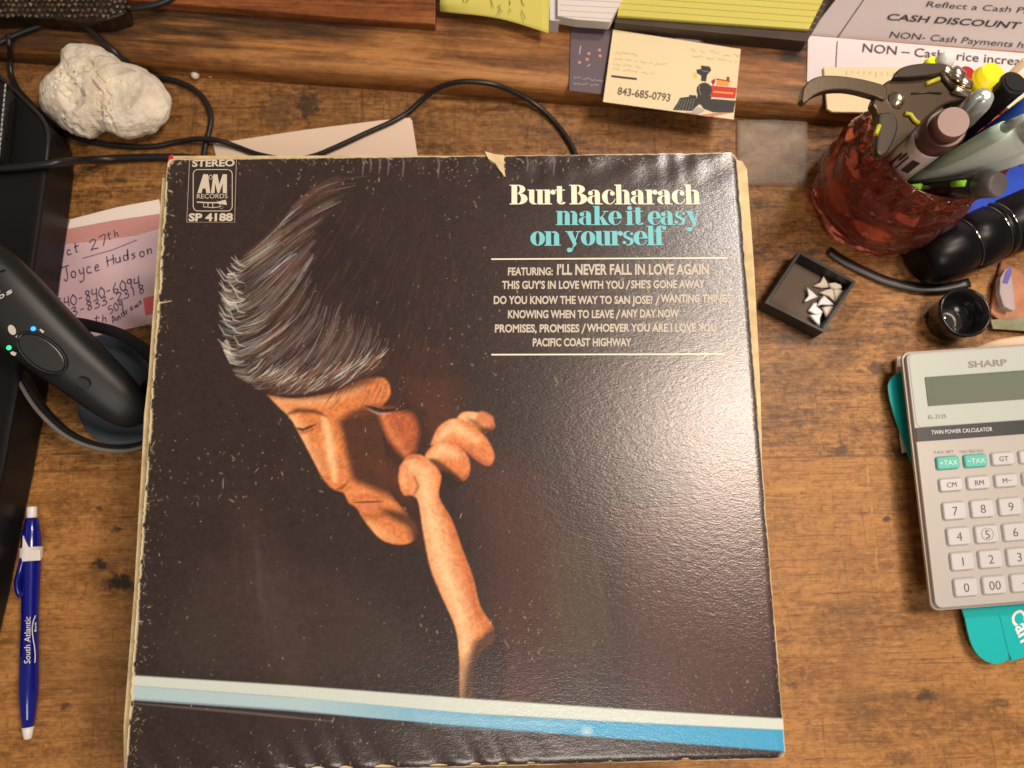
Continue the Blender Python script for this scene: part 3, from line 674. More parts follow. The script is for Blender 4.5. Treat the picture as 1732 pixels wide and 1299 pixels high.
    for k in range(2600):
        x0, y0 = r.uniform(215, 1330), r.uniform(262, 1299); dens = (.15 + .85 * max(0, math.sin(x0 * .011 + 2) * math.cos(y0 * .008 + .5))) * (1.0 if x0 < 1050 else .7)
        if 820 < x0 < 1230 and 300 < y0 < 600: dens *= .25
        if r.random() > dens: continue
        an = r.uniform(.3, 2.2); l = r.expovariate(1 / 1.5) + .2
        stroke([(x0, y0), (x0 + math.cos(an) * l, y0 + math.sin(an) * l)], r.uniform(.25, .65) * (1.6 if r.random() < .05 else 1), cream, r.uniform(.12, .6), 1.0)
    for k in range(420):
        x0, y0, sx, sy = r.choice(((240, 900, 40, 60), (640, 1255, 120, 18), (1120, 420, 60, 60), (700, 640, 90, 60), (1250, 1190, 50, 40), (560, 310, 70, 25), (780, 560, 70, 60), (300, 820, 60, 30), (760, 290, 60, 14), (420, 790, 90, 30), (900, 1080, 60, 40)))
        x0 += r.gauss(0, sx); y0 += r.gauss(0, sy); an = r.uniform(.3, 2.4); l = r.expovariate(1 / 2.2) + .4
        stroke([(x0, y0), (x0 + math.cos(an) * l * .5 + r.uniform(-1, 1), y0 + math.sin(an) * l * .5), (x0 + math.cos(an) * l, y0 + math.sin(an) * l)], r.uniform(.28, .75), cream, r.uniform(.2, .65), 1.0)
    for k in range(700):
        sd_ = r.choice('lrtbtl'); d_ = r.expovariate(1 / 9.0); q_ = r.random()
        x0, y0 = {'l': (282 - q_ * 62 + d_, 268 + q_ * 1030), 'r': (1245 + q_ * 86 - d_, 262 + q_ * 1020), 't': (285 + q_ * 955, 266 + d_), 'b': (220 + q_ * 1110, 1299 - q_ * 12 - d_)}[sd_]
        an = r.uniform(0, 3.1); l = r.expovariate(1 / 2.4) + .3
        stroke([(x0, y0), (x0 + math.cos(an) * l, y0 + math.sin(an) * l)], r.uniform(.25, .75), cream, r.uniform(.15, .65), 1.0)
    for x0 in (612, 625, 640, 655, 680, 740, 850, 890, 935):
        stroke([(x0, 266), (x0 + 3, 276), (x0 + 1, 290 + r.uniform(0, 12))], 1.2, S(150, 140, 136), .45, 1.2)
    stroke([(250, 512), (262, 514), (290, 509)], 1.1, cream, .9); stroke([(260, 372), (268, 374)], 1, cream, .7); stroke([(285, 322), (292, 325)], 1, cream, .9)
    for y0 in (560, 640, 700, 728, 850, 915, 1050): stroke([(225 + (1100 - y0) * .05, y0), (240 + (1100 - y0) * .05, y0 + r.uniform(-3, 3))], 1, cream, .6)
    e = np.minimum(np.minimum(U, .315 - U), np.minimum(V, .315 - V))
    left = np.clip(1 - U / (.0009 + .0012 * n2), 0, 1); rest = np.clip(1 - e / (.0004 + .0006 * n3), 0, 1)
    blend(np.clip(left * 1.6 * (n3 > .35) + rest * 1.4 * (.3 + n2), 0, 1), S(224, 208, 168), .95)
    cor = np.hypot(np.minimum(U, .315 - U), np.minimum(V, .315 - V)); blend(np.clip(1.3 - cor / .0035, 0, 1) * (n3 > .25), S(226, 212, 176), .9)
    return C

def build_album():
    root = thing('record_album', 'worn dark brown record album cover lying in the middle, topmost of its stack', 'record album', (0, 0, ZA - .0036))
    N = 760; s = 0.315
    u = np.linspace(0, s, N); U, V = np.meshgrid(u, u)
    Xw, Yw = U - s / 2, s / 2 - V
    jr = np.random.default_rng(3)
    def jit(n, amp, k):
        a = jr.normal(0, 1, n + 2 * k); return np.convolve(a, np.ones(2 * k + 1) / (2 * k + 1), 'valid') * amp * math.sqrt(2 * k + 1) / 2
    # worn borders: only the outer rows move
    fl = np.clip(1 - U / .004, 0, 1); fr = np.clip(1 - (s - U) / .004, 0, 1); ft = np.clip(1 - V / .004, 0, 1); fb = np.clip(1 - (s - V) / .004, 0, 1)
    Xw = Xw + fl * np.abs(jit(N, .0005, 3) + jit(N, .0004, 14))[:, None] - fr * np.abs(jit(N, .0003, 8))[:, None]
    Yw = Yw - ft * np.abs(jit(N, .00035, 5))[None] + fb * np.abs(jit(N, .0004, 8))[None]
    for (su, sv) in ((0, 0), (1, 0), (0, 1), (1, 1)):              # rounded, knocked corners
        du, dv = (U if su == 0 else s - U), (V if sv == 0 else s - V); rr = .0042 if (su, sv) != (0, 0) else .002
        k = np.clip(rr - du, 0, None) / rr, np.clip(rr - dv, 0, None) / rr
        pull = np.clip(np.hypot(*k) - 1, 0, None) * rr
        kk = np.hypot(*k) + 1e-9
        Xw += pull * k[0] / kk * (1 if su == 0 else -1); Yw -= pull * k[1] / kk * (1 if sv == 0 else -1)
    Z = .00003 * (np.sin(U * 41 + 1) + np.sin(V * 33 + U * 12)) + .0
    top = np.exp(-(V / .016) ** 2); bot = np.exp(-((s - V) / .014) ** 2)
    Z = Z + top * .00016 * (np.sin(U * 430 + 2 * np.sin(U * 90)) * .6 + np.sin(U * 190 + V * 300)) * np.clip((U - .09) / .05, 0, 1)
    Z = Z + bot * .0003 * (np.sin(U * 360 + 2 * np.sin(U * 70) - V * 250)) * np.clip((.22 - U) / .05, 0, 1)
    Z = Z - .0012 * fb ** 2 - .0006 * fr ** 2
    d = np.stack([Xw - CAM.x, Yw - CAM.y, np.full_like(Xw, ZA - CAM.z)], -1)
    w = d @ np.array(FW); PX = CX + FPX * (d @ np.array(RT)) / w; PY = CY - FPX * (d @ np.array(UP)) / w
    C = album_paint(PX, PY, U, V)
    me = bpy.data.meshes.new('cover_panel'); nv = N * N
    co = np.stack([Xw, Yw, Z + .0036], -1).reshape(-1, 3)
    me.vertices.add(nv); me.vertices.foreach_set('co', co.ravel().astype(np.float32))
    ii = np.arange(nv).reshape(N, N); q = np.stack([ii[1:, :-1], ii[1:, 1:], ii[:-1, 1:], ii[:-1, :-1]], -1).reshape(-1, 4)
    # the torn notch in the top edge
    cx, cy = PX.ravel()[q].mean(1), PY.ravel()[q].mean(1)
    xr = 853 + 3 * np.sin(cy * .6); xl = 819 + (cy - 258) * .78 + 3 * np.sin(cy * .5)
    q = q[~((cx > xl) & (cx < xr) & (cy < 300))]
    nf = len(q)
    me.loops.add(nf * 4); me.loops.foreach_set('vertex_index', q.ravel().astype(np.int32))
    me.polygons.add(nf); me.polygons.foreach_set('loop_start', (np.arange(nf) * 4).astype(np.int32)); me.polygons.foreach_set('loop_total', np.full(nf, 4, np.int32))
    me.polygons.foreach_set('use_smooth', np.ones(nf, bool)); me.update(calc_edges=True)
    at = me.color_attributes.new('print', 'FLOAT_COLOR', 'POINT')
    at.data.foreach_set('color', np.concatenate([C.reshape(-1, 3), np.ones((nv, 1))], 1).astype(np.float32).ravel())
    m = bpy.data.materials.new('printed_cover'); m.use_nodes = True; g = NG(m); b = m.node_tree.nodes['Principled BSDF']
    a = g.n('ShaderNodeAttribute'); a.attribute_name = 'print'; g.L.new(a.outputs['Color'], b.inputs['Base Color'])
    tc = g.n('ShaderNodeTexCoord').outputs['Object']
    g.L.new(g.math('ADD', g.math('MULTIPLY', g.noise(tc, 60, 5), .16), .27), b.inputs['Roughness'])
    hgt = g.math('ADD', g.math('MULTIPLY', g.noise(g.map(tc, rot=(0, 0, .5), scale=(620, 1250, 900)), 1.0, 3, .6), .6), g.math('MULTIPLY', g.noise(g.map(tc, rot=(0, 0, .5), scale=(190, 380, 300)), 1.0, 3, .6), .7))
    bp = g.n('ShaderNodeBump'); bp.inputs['Strength'].default_value = .55; bp.inputs['Distance'].default_value = .00027
    g.L.new(hgt, bp.inputs['Height']); g.L.new(bp.outputs['Normal'], b.inputs['Normal'])
    b.inputs['Specular IOR Level'].default_value = .22; b.inputs['Coat Weight'].default_value = .95; b.inputs['Coat Roughness'].default_value = .23; b.inputs['Coat IOR'].default_value = 1.58; g.L.new(bp.outputs['Normal'], b.inputs['Coat Normal'])
    me.materials.append(m)
    o = bpy.data.objects.new('cover_panel', me); COL.objects.link(o); o.parent = root
    # board body under the print, with the notch torn out of it showing the inner sleeve
    hs = s / 2 - .0011
    mb = MB(); mb.prism([(-hs, hs, ZA - .0006), (hs, hs, ZA - .0006), (hs, -hs, ZA - .0006), (-hs, -hs, ZA - .0006)], .0028)
    mb.build('sleeve_board', M['cardboard'], root, bevel=.0004)
    pa = on(ZA + .0002)
    mb = MB()                                                          # torn flap curling up
    fl_ = [pa(820, 258), pa(836, 262), pa(853, 264), pa(852, 280), pa(855, 301), pa(846, 290), pa(838, 277), pa(826, 270)]
    for i, dz in enumerate((.0014, .0010, .0009, .0010, .0012, .0009, .0006, .0010)): fl_[i].z += dz
    mb.prism(fl_, .0004); mb.build('torn_flap', M['cardboard'], root)
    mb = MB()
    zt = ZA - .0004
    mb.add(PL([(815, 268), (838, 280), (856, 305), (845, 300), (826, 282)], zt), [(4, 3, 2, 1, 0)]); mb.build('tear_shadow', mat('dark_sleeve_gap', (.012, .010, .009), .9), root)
    # title
    pt = on(ZA)
    mb = MB(); fat_text(mb, 'Burt Bacharach', pt(862, 346), pt(1185, 346) - pt(862, 346), (pt(862, 321) - pt(862, 346)))
    mb.build('title_lettering', M['ink_cream'], root)
    mb = MB(); fat_text(mb, 'make it easy', pt(940, 381), pt(1184, 381) - pt(940, 381), pt(940, 357) - pt(940, 381))
    fat_text(mb, 'on yourself', pt(897, 416), pt(1124, 415) - pt(897, 416), pt(897, 391.5) - pt(897, 416))
    mb.build('title_lettering', M['ink_aqua'], root)
    # songs
    mb = MB()
    for s_, x0, x1, yb, yt, bo in (('FEATURING:', 859, 935, 465.5, 452.5, .02), ('I\u2019LL NEVER FALL IN LOVE AGAIN', 942, 1199, 464.5, 446.5, .02), ('THIS GUY\u2019S IN LOVE WITH YOU', 849, 1055, 488.5, 475, .02), ('/', 1058, 1066, 490, 474, -.005),
                               ('SHE\u2019S GONE AWAY', 1067, 1192, 487.5, 474, .02), ('DO YOU KNOW THE WAY TO SAN JOSE?', 835, 1104, 514, 500.5, .02), ('/', 1108, 1116, 516, 499, -.005), ('WANTING THINGS', 1117, 1236, 511.5, 498, .02),
                               ('KNOWING WHEN TO LEAVE', 859, 1038, 538, 524.5, .02), ('/', 1041, 1049, 540, 523, -.005), ('ANY DAY NOW', 1050, 1148, 537, 523.5, .02), ('PROMISES, PROMISES', 837, 980, 562, 548.5, .02), ('/', 983, 991, 564, 547, -.005),
                               ('WHOEVER YOU ARE I LOVE YOU', 992, 1212, 561, 547.5, .02), ('PACIFIC COAST HIGHWAY', 901, 1068, 585.5, 572, .02)):
        text_px(mb, s_, (x0, yb), (x1, yb - .3), (x0 + .3, yt), pt, bo + .012, 0, .00018)
    mb.build('song_lettering', M['ink_grey'], root)
    mb = MB()
    for a_, b_ in (((831, 438.5), (1230, 436.5)), ((831, 600), (1226, 599))):
        mb.ribbon([pt(*a_) + Vector((0, 0, .00018)), pt(*b_) + Vector((0, 0, .00018))], .0008)
    mb.build('rule_lines', M['ink_cream'], root)
    # label mark: frame, letters, trumpet
    mb = MB(); lf = Vector((0, 0, .00018))
    text_px(mb, 'STEREO', (325, 282), (397, 281), (325.5, 270.5), pt, .035, 0, .00018)
    text_px(mb, 'SP 4188', (319, 374), (394, 373.5), (319.5, 361), pt, .04, 0, .00018)
    text_px(mb, 'RECORDS', (333, 336), (385, 335.5), (333.3, 328), pt, .0, 0, .00018)
    def ln(pts, w): mb.ribbon([pt(*q) + lf for q in pts], w)
    rr = []
    for cx_, cy_, a0 in ((385, 295, -90), (385, 349, 0), (335, 349, 90), (335, 295, 180)):
        for k in range(6):
            a_ = math.radians(a0 + 18 * k); rr.append((cx_ + 8 * math.cos(a_), cy_ + 8 * math.sin(a_)))
    ln(rr + rr[:2], .00042)
    ln([(321, 268), (316, 376), (397, 376), (400, 268)], .00022)
    for pl in ([(334, 327), (344, 295), (352, 295), (356, 327), (349, 327), (348, 319), (343, 319), (341, 327)], [(357, 327), (361, 295), (368, 295), (371, 312), (377, 295), (384, 295), (384, 327), (377, 327), (377, 310), (371, 327), (368, 327), (364, 310), (363, 327)]):
        mb.add([pt(*q) + lf for q in pl], [tuple(range(len(pl)))[::-1]])
    ln([(356, 296), (353, 300), (356, 304), (360, 300), (357, 296)], .0004)
    ln([(333, 342), (352, 343), (372, 343)], .0007)
    mb.add([pt(*q) + lf * 1.1 for q in ((368, 341.5), (382, 338), (384, 347), (368, 344.5))], [(0, 3, 2, 1)])
    ln([(345, 344), (344, 350), (360, 351.5), (372, 350), (372, 345)], .0004); ln([(352, 344), (352, 351)], .0004); ln([(360, 344), (360, 351)], .0004)
    ln([(375 + 2.6 * math.cos(k * .8), 351 + 2.6 * math.sin(k * .8)) for k in range(9)], .00015)
    mb.build('label_mark', mat('label_mark_ink', S(206, 194, 174), .5), root)
    return root
build_album()

# sleeves under the album: two whose edges peep out, then the rest of the stack
def sleeve(quad, z, h, label, group='records stacked under the dark album', m=None):
    mb = MB(); mb.prism([P(x, y, z) if isinstance(x, (int, float)) and abs(x) > 1.5 else Vector((x, y, z)) for x, y in quad], h)
    o = mb.build('record_sleeve', m or M['cardboard'], bevel=.0005); return tag(o, label, 'record sleeve', group)
o = sleeve([(288, 263), (560, 262.5), (840, 263), (1240, 268), (1256, 272), (1264, 286), (1276, 450), (1286, 640), (1289, 740), (1290, 900), (1290, 1270), (240, 1290)], ZA - .0037, .0026, 'cream record sleeve whose edge shows along the right side of the dark album')
mb = MB(); mb.prism(PL([(284, 272), (286, 263.5), (292, 261), (294, 272)], ZA - .0034), .0003); mb.build('red_corner', mat('red_print', S(190, 50, 44), .6), o)
sleeve([(274, 300), (250, 640), (243, 700), (240, 760), (226, 1000), (208, 1230), (209, 1306), (1300, 1284), (1220, 300)], ZA - .0066, .0026, 'cream record sleeve whose frayed edge shows along the left side of the dark album')
zt = ZA - .0095; k = 0
M['old_sleeve'] = mat('faded_sleeve', S(150, 128, 100), .75)
while zt > .004:
    a_ = random.uniform(-.012, .012); s_ = .1495; ox, oy = random.uniform(-.003, .003), random.uniform(-.003, .003)
    q = [(ox + s_ * (math.cos(a_) * i - math.sin(a_) * j), oy + s_ * (math.sin(a_) * i + math.cos(a_) * j)) for i, j in ((-1, 1), (1, 1), (1, -1), (-1, -1))]
    sleeve(q, zt, min(.0036, zt), 'record sleeve hidden in the stack under the dark album', m=M['old_sleeve']); zt -= .0037

# ------------------------------------------------------------------ left side
# white stone
def build_stone():
    out = [(68, 165), (72, 150), (95, 128), (108, 118), (108, 100), (116, 88), (140, 82), (168, 84), (195, 98), (222, 116), (248, 122), (272, 140), (287, 160), (288, 178), (275, 205), (250, 222), (215, 231), (190, 225), (175, 219), (158, 222), (148, 232), (120, 224), (95, 208), (75, 190)]
    zc = .016; cpx = (180, 160)
    out = [tuple(q) for q in smooth_line(out + [out[0]], 5)[:-1]]
    c = P(*cpx, zc); w = [P(x, y, zc) - c for x, y in out]
    ang = np.array([math.atan2(v.y, v.x) for v in w]); rad = np.array([v.length for v in w]); o_ = np.argsort(ang); ang, rad = ang[o_], rad[o_]
    ang = np.concatenate([ang - 2 * math.pi, ang, ang + 2 * math.pi]); rad = np.tile(rad, 3)
    n, m = 260, 150; vs = []
    from mathutils import noise as mn
    fc = P(206, 150, .034)
    dents = [(P(128, 168, .03), .009, .004), (P(160, 185, .03), .007, .003), (P(150, 118, .03), .006, .003), (P(165, 228, .02), .007, .005)]
    pits = [(P(random.uniform(85, 180), random.uniform(110, 215), .034), random.uniform(.0007, .0020)) for _ in range(90)] + [(P(random.uniform(180, 280), random.uniform(120, 220), .034), random.uniform(.0006, .0013)) for _ in range(20)]
    for i in range(m + 1):
        ph = -math.pi / 2 + math.pi * i / m
        for k in range(n):
            a = 2 * math.pi * k / n - math.pi
            r0 = np.interp(a, ang, rad); cr = max(math.cos(ph), 1e-4) ** .8
            p = Vector((c.x + r0 * cr * math.cos(a), c.y + r0 * cr * math.sin(a), zc + (.020 if ph > 0 else .016) * math.sin(ph)))
            if ph > 0:
                ex_, ey_ = (p.x - fc.x) / .021, (p.y - fc.y) / .015
                if ex_ * ex_ + ey_ * ey_ < 1.0 + .25 * math.sin(3 * a): p.z = min(p.z, .0285 + (p.x - fc.x) * .16 - (p.y - fc.y) * .1)
                for q, rr, dp in dents:
                    t = math.hypot(p.x - q.x, p.y - q.y) / rr
                    if t < 1.2: p.z -= dp * max(0, 1 - t ** 4)
                for q, rr in pits:
                    t = math.hypot(p.x - q.x, p.y - q.y) / rr
                    if t < 1: p.z -= rr * 1.8 * (1 - t * t)
            d = mn.noise(p * 70) * .0013 + mn.noise(p * 190) * .0009 + mn.noise(p * 520) * .0004
            nn = Vector((math.cos(a) * cr, math.sin(a) * cr, math.sin(ph)))
            p += nn * d; p.z = max(p.z, 0.0003); vs.append(p)
    fs = [(i * n + k, i * n + (k + 1) % n, (i + 1) * n + (k + 1) % n, (i + 1) * n + k) for i in range(m) for k in range(n)]
    m_ = bpy.data.materials.new('chalky_stone'); m_.use_nodes = True; g = NG(m_); b = m_.node_tree.nodes['Principled BSDF']
    tc = g.n('ShaderNodeTexCoord').outputs['Object']
    col = g.ramp(g.noise(tc, 45, 6, .6), [(.3, S(196, 182, 160)), (.5, S(222, 212, 194)), (.7, S(236, 228, 206))])
    vo = g.n('ShaderNodeTexVoronoi'); vo.inputs['Scale'].default_value = 210; g.L.new(tc, vo.inputs['Vector'])
    pit = g.math('MULTIPLY', g.step(vo.outputs['Distance'], .26, .1), g.step(g.noise(tc, 60, 3), .52, .6))
    col = g.mix(g.math('MULTIPLY', pit, .75), col, S(110, 92, 72))
    col = g.mix(g.math('MULTIPLY', g.step(g.noise(tc, 26, 3, .5), .60, .72), .6), col, S(150, 132, 104))
    oc = P(136, 192, .03) - Vector(((P(68, 160, zc).x + P(288, 160, zc).x) / 2, 0, 0))
    g.L.new(col, b.inputs['Base Color']); b.inputs['Roughness'].default_value = .85; b.inputs['Specular IOR Level'].default_value = .2
    bp = g.n('ShaderNodeBump'); bp.inputs['Strength'].default_value = .6; bp.inputs['Distance'].default_value = .0008
    g.L.new(g.math('SUBTRACT', g.noise(tc, 320, 5, .65), pit), bp.inputs['Height']); g.L.new(bp.outputs['Normal'], b.inputs['Normal'])
    mb = MB(); mb.add(vs, fs, True); o = mb.build('white_stone', m_)
    tag(o, 'chalky white pitted stone lying between the black cables', 'stone')
build_stone()

# pearl headed pin
t = thing('pearl_pin', 'tiny pearl headed pin lying by the ledge, right of the stone', 'pin', P(330, 127, 0))
mb = MB(); mb.ball(P(330, 127, .0028), .0029); mb.build('pearl', mat('pearl', S(226, 218, 204), .18, coat=.4), t)
mb = MB(); mb.tube([P(338, 128, .002), P(352, 130, .0012), P(366, 131, .0006)], .0004, 8); mb.build('pin_shaft', mat('brass', S(200, 160, 80), .3, 1.0), t)

# cables
def cable(pts, label, r=.0019):
    q = smooth_line([tuple(P(x, y, z)) for x, y, z in pts], 7)
    mb = MB(); mb.tube(q, r, 10); o = mb.build('black_cable', M['black_cable'])
    return tag(o, label, 'cable', 'black cables on the desk')
cable([(-60, 108, .024), (0, 72, .023), (45, 52, .023), (85, 40, .023), (115, 37, .024), (142, 44, .025), (165, 62, .024), (190, 84, .022), (208, 100, .016), (235, 117, .006), (268, 130, .0025), (305, 140, .0022), (333, 155, .0022), (350, 176, .0022), (357, 200, .0022), (353, 225, .0022), (347, 250, .0022), (342, 290, .0022)], 'black cable coming over the ledge and bending down right of the stone')
cable([(14, 60, .024), (16, 78, .022), (17, 97, .008), (19, 125, .0025), (30, 150, .003), (48, 170, .0045), (68, 192, .0045), (90, 214, .0035), (120, 230, .0025), (155, 240, .0022), (200, 247, .0022), (255, 248, .0022), (300, 240, .0022), (335, 235, .0055), (370, 238, .0055), (400, 248, .0028), (440, 262, .0028), (490, 270, .0028), (530, 264, .0028), (570, 248, .0028), (620, 225, .0028), (665, 205, .0028), (690, 190, .0026),
       (715, 168, .007), (740, 150, .014), (768, 140, .021), (800, 138, .023), (835, 143, .021), (870, 156, .013), (905, 176, .005), (935, 203, .0022), (958, 232, .0022), (972, 258, .0022), (985, 300, .0022)], 'thin black cable looping under the stone, across the cream paper and up the ledge', .0018)
cable([(-60, 288, .038), (0, 285, .038), (50, 281, .038), (78, 278, .0375), (100, 275, .035), (125, 272, .026), (150, 271, .012), (185, 269, .0035), (225, 267, .0026), (290, 266, .0026), (330, 268, .0026)], 'shiny black cable lying straight from the black case to the album', .0026)
cable([(140, -30, .030), (165, -4, .030), (190, 10, .030), (220, 14, .030), (255, 10, .030), (285, 0, .030), (310, -20, .030)], 'blue black cable loop at the top edge, on the ledge', .0022)

# black case standing at the left edge
t = thing('black_case', 'large black case with a sloping side standing along the left edge of the desk', 'case', P(20, 600, 0))
zc = .034
top = [p + Vector((0, 0, zc)) for p in PL([(-160, 150), (15, 146), (40, 168), (66, 190), (98, 222), (122, 248), (130, 275), (127, 320), (117, 400), (106, 480), (97, 560), (82, 680), (62, 800), (47, 870), (22, 1000), (-6, 1120), (-160, 1120)], 0)]
M['case'] = mat('case_black', (.010, .009, .009), .33, spec=.2, bump=(700, .2, .0003))
mb = MB(); mb.prism(top, zc - .001); mb.build('case_body', M['case'], t, bevel=.003, seg=3)
mb = MB(); mb.tube([Vector(q) for q in smooth_line([tuple(top[k] + Vector((0, 0, .0004))) for k in range(1, 8)], 5)], .0013, 8)
mb.build('rim', mat('case_rim', (.02, .019, .018), .3), t)
mb = MB()
mb.prism(PL([(-60, 128), (4, 135), (10, 150), (6, 200), (-2, 270), (-60, 270)], .048), .0135); mb.build('padded_corner', mat('black_leather', (.010, .010, .010), .35, spec=.25, bump=(300, .8, .001)), t, bevel=.004, seg=3)
mb = MB()
for k in range(16):
    a = P(9.5 - k * .75, 142 + k * 8.2, .0486); b = P(8.7 - k * .75, 148 + k * 8.2, .0486); mb.tube([a, b], .0005, 6)
mb.build('stitching', mat('grey_thread', S(170, 170, 168), .6), t)

# pink note with handwriting
t = thing('handwritten_note', 'pink note with a phone number written by hand, between the black case and the album', 'note', P(190, 460, 0))
fn = on(.0006)
mb = MB(); mb.prism([fn(*q) for q in ((116, 378), (272, 346), (300, 420), (290, 560), (255, 548), (170, 566), (120, 584), (85, 590), (92, 530))], .0005)
mb.build('paper', mat('pink_paper', S(214, 184, 190), .7, var=(30, S(206, 176, 184), .2)), t)
mb = MB(); mb.prism([fn(*q) + Vector((0, 0, .0003)) for q in ((116, 386), (272, 356), (278, 384), (230, 398), (160, 408), (112, 412))], .0002); mb.build('rose_band', mat('rose_paper', S(196, 140, 134), .7), t)
mb = MB(); mb.prism([fn(*q) + Vector((0, 0, .0008)) for q in ((119, 372), (200, 351), (270, 338), (274, 362), (190, 374), (116, 388))], .0004); mb.build('white_strip', M['paper'], t)
mb = MB(); f2 = on(.0008)
handwrite(mb, 'ct', (114, 432), (138, 424), 15, f2, 1.7); handwrite(mb, '27', (154, 424), (186, 412), 17, f2, 1.7); handwrite(mb, 'th', (182, 406), (204, 398), 12, f2, 1.5)
mb.ribbon([f2(140, 437) + Vector((0, 0, .0003)), f2(190, 423) + Vector((0, 0, .0003)), f2(232, 406) + Vector((0, 0, .0003))], .0004)
handwrite(mb, 'Joyce', (108, 474), (174, 456), 20, f2, 1.7); handwrite(mb, 'Hudson', (182, 450), (262, 428), 17, f2, 1.7)
handwrite(mb, '540-840-6094', (98, 524), (240, 484), 17, f2, 1.7); handwrite(mb, '843-833-2318', (98, 543), (248, 493), 14, f2, 1.6)
handwrite(mb, '509', (186, 531), (212, 520), 13, f2, 1.5); handwrite(mb, 'Andrews', (192, 547), (244, 512), 11, f2, 1.4); handwrite(mb, 'th', (160, 546), (184, 542), 12, f2, 1.4)
mb.build('handwriting', mat('violet_pen', S(62, 48, 96), .6), t)
mb = MB(); mb.prism(PL([(242, 505), (264, 499), (262, 530), (246, 534)], .0010), .0002); mb.build('red_stamp', mat('stamp_pink', S(214, 92, 104), .7), t)

# white paper behind the album
mb = MB(); mb.prism(PL([(360, 243), (520, 219), (640, 204), (693, 199), (697, 204), (712, 300), (380, 320)], .0008), .0006)
o = mb.build('white_paper', mat('cream_paper', S(228, 205, 184), .7), loc=P(500, 240, 0)); tag(o, 'cream white envelope corner sticking out behind the top of the album', 'paper')
o.parent = None

# scanner cradle
t = thing('scanner_cradle', 'black oval cradle with a grey rim holding the scanner, partly under the album', 'cradle', P(170, 660, 0))
def oval(pts, z, k=8): return smooth_line([tuple(P(x, y, z)) for x, y in pts] + [tuple(P(pts[0][0], pts[0][1], z))], k)[:-1]
rimpx = [(20, 622), (60, 690), (110, 738), (165, 760), (215, 763), (262, 748), (300, 700), (296, 640), (262, 596), (215, 560), (165, 543), (112, 535), (60, 545), (25, 580)]
innpx = [(36, 622), (68, 680), (112, 725), (166, 748), (214, 751), (254, 736), (284, 694), (280, 648), (248, 612), (205, 576), (160, 560), (118, 556), (70, 566), (44, 594)]
ro, ri = oval(rimpx, .030), oval(innpx, .030); n = len(ro); dn = Vector((0, 0, -.006))
vs = [Vector(p) for p in ro] + [Vector(p) for p in ri] + [Vector(p) + dn for p in ri] + [Vector(p) + dn for p in ro]
fs = []
for i in range(n):
    j = (i + 1) % n
    fs += [(i, j, n + j, n + i), (n + i, n + j, 2 * n + j, 2 * n + i), (3 * n + i, 3 * n + j, j, i)]
mb = MB(); mb.add(vs, fs, True); mb.build('ring', M['black_plastic'], t, bevel=.001)
mb = MB(); mb.prism([Vector(p) for p in oval([(122, 600), (150, 572), (200, 566), (262, 596), (296, 640), (290, 690), (262, 735), (215, 750), (165, 745), (130, 700)], .0075)], .007); mb.build('dish', mat('dark_blue_pad', S(74, 84, 96), .5), t, bevel=.002)
mb = MB(); seg = smooth_line([tuple(P(x, y, .0305)) for x, y in ((22, 628), (60, 690), (110, 737), (165, 759), (215, 762), (258, 750))], 8)
mb.tube([Vector(p) for p in seg], .0013, 8); mb.build('grey_rim', mat('grey_edge', S(112, 108, 102), .45), t)
mb = MB(); mb.lathe(P(285, 668, .001), P(285, 668, .001) + Vector((0, 0, 1)), [(0, .010), (.022, .008), (.026, .006)]); mb.build('post', M['black_plastic'], t)

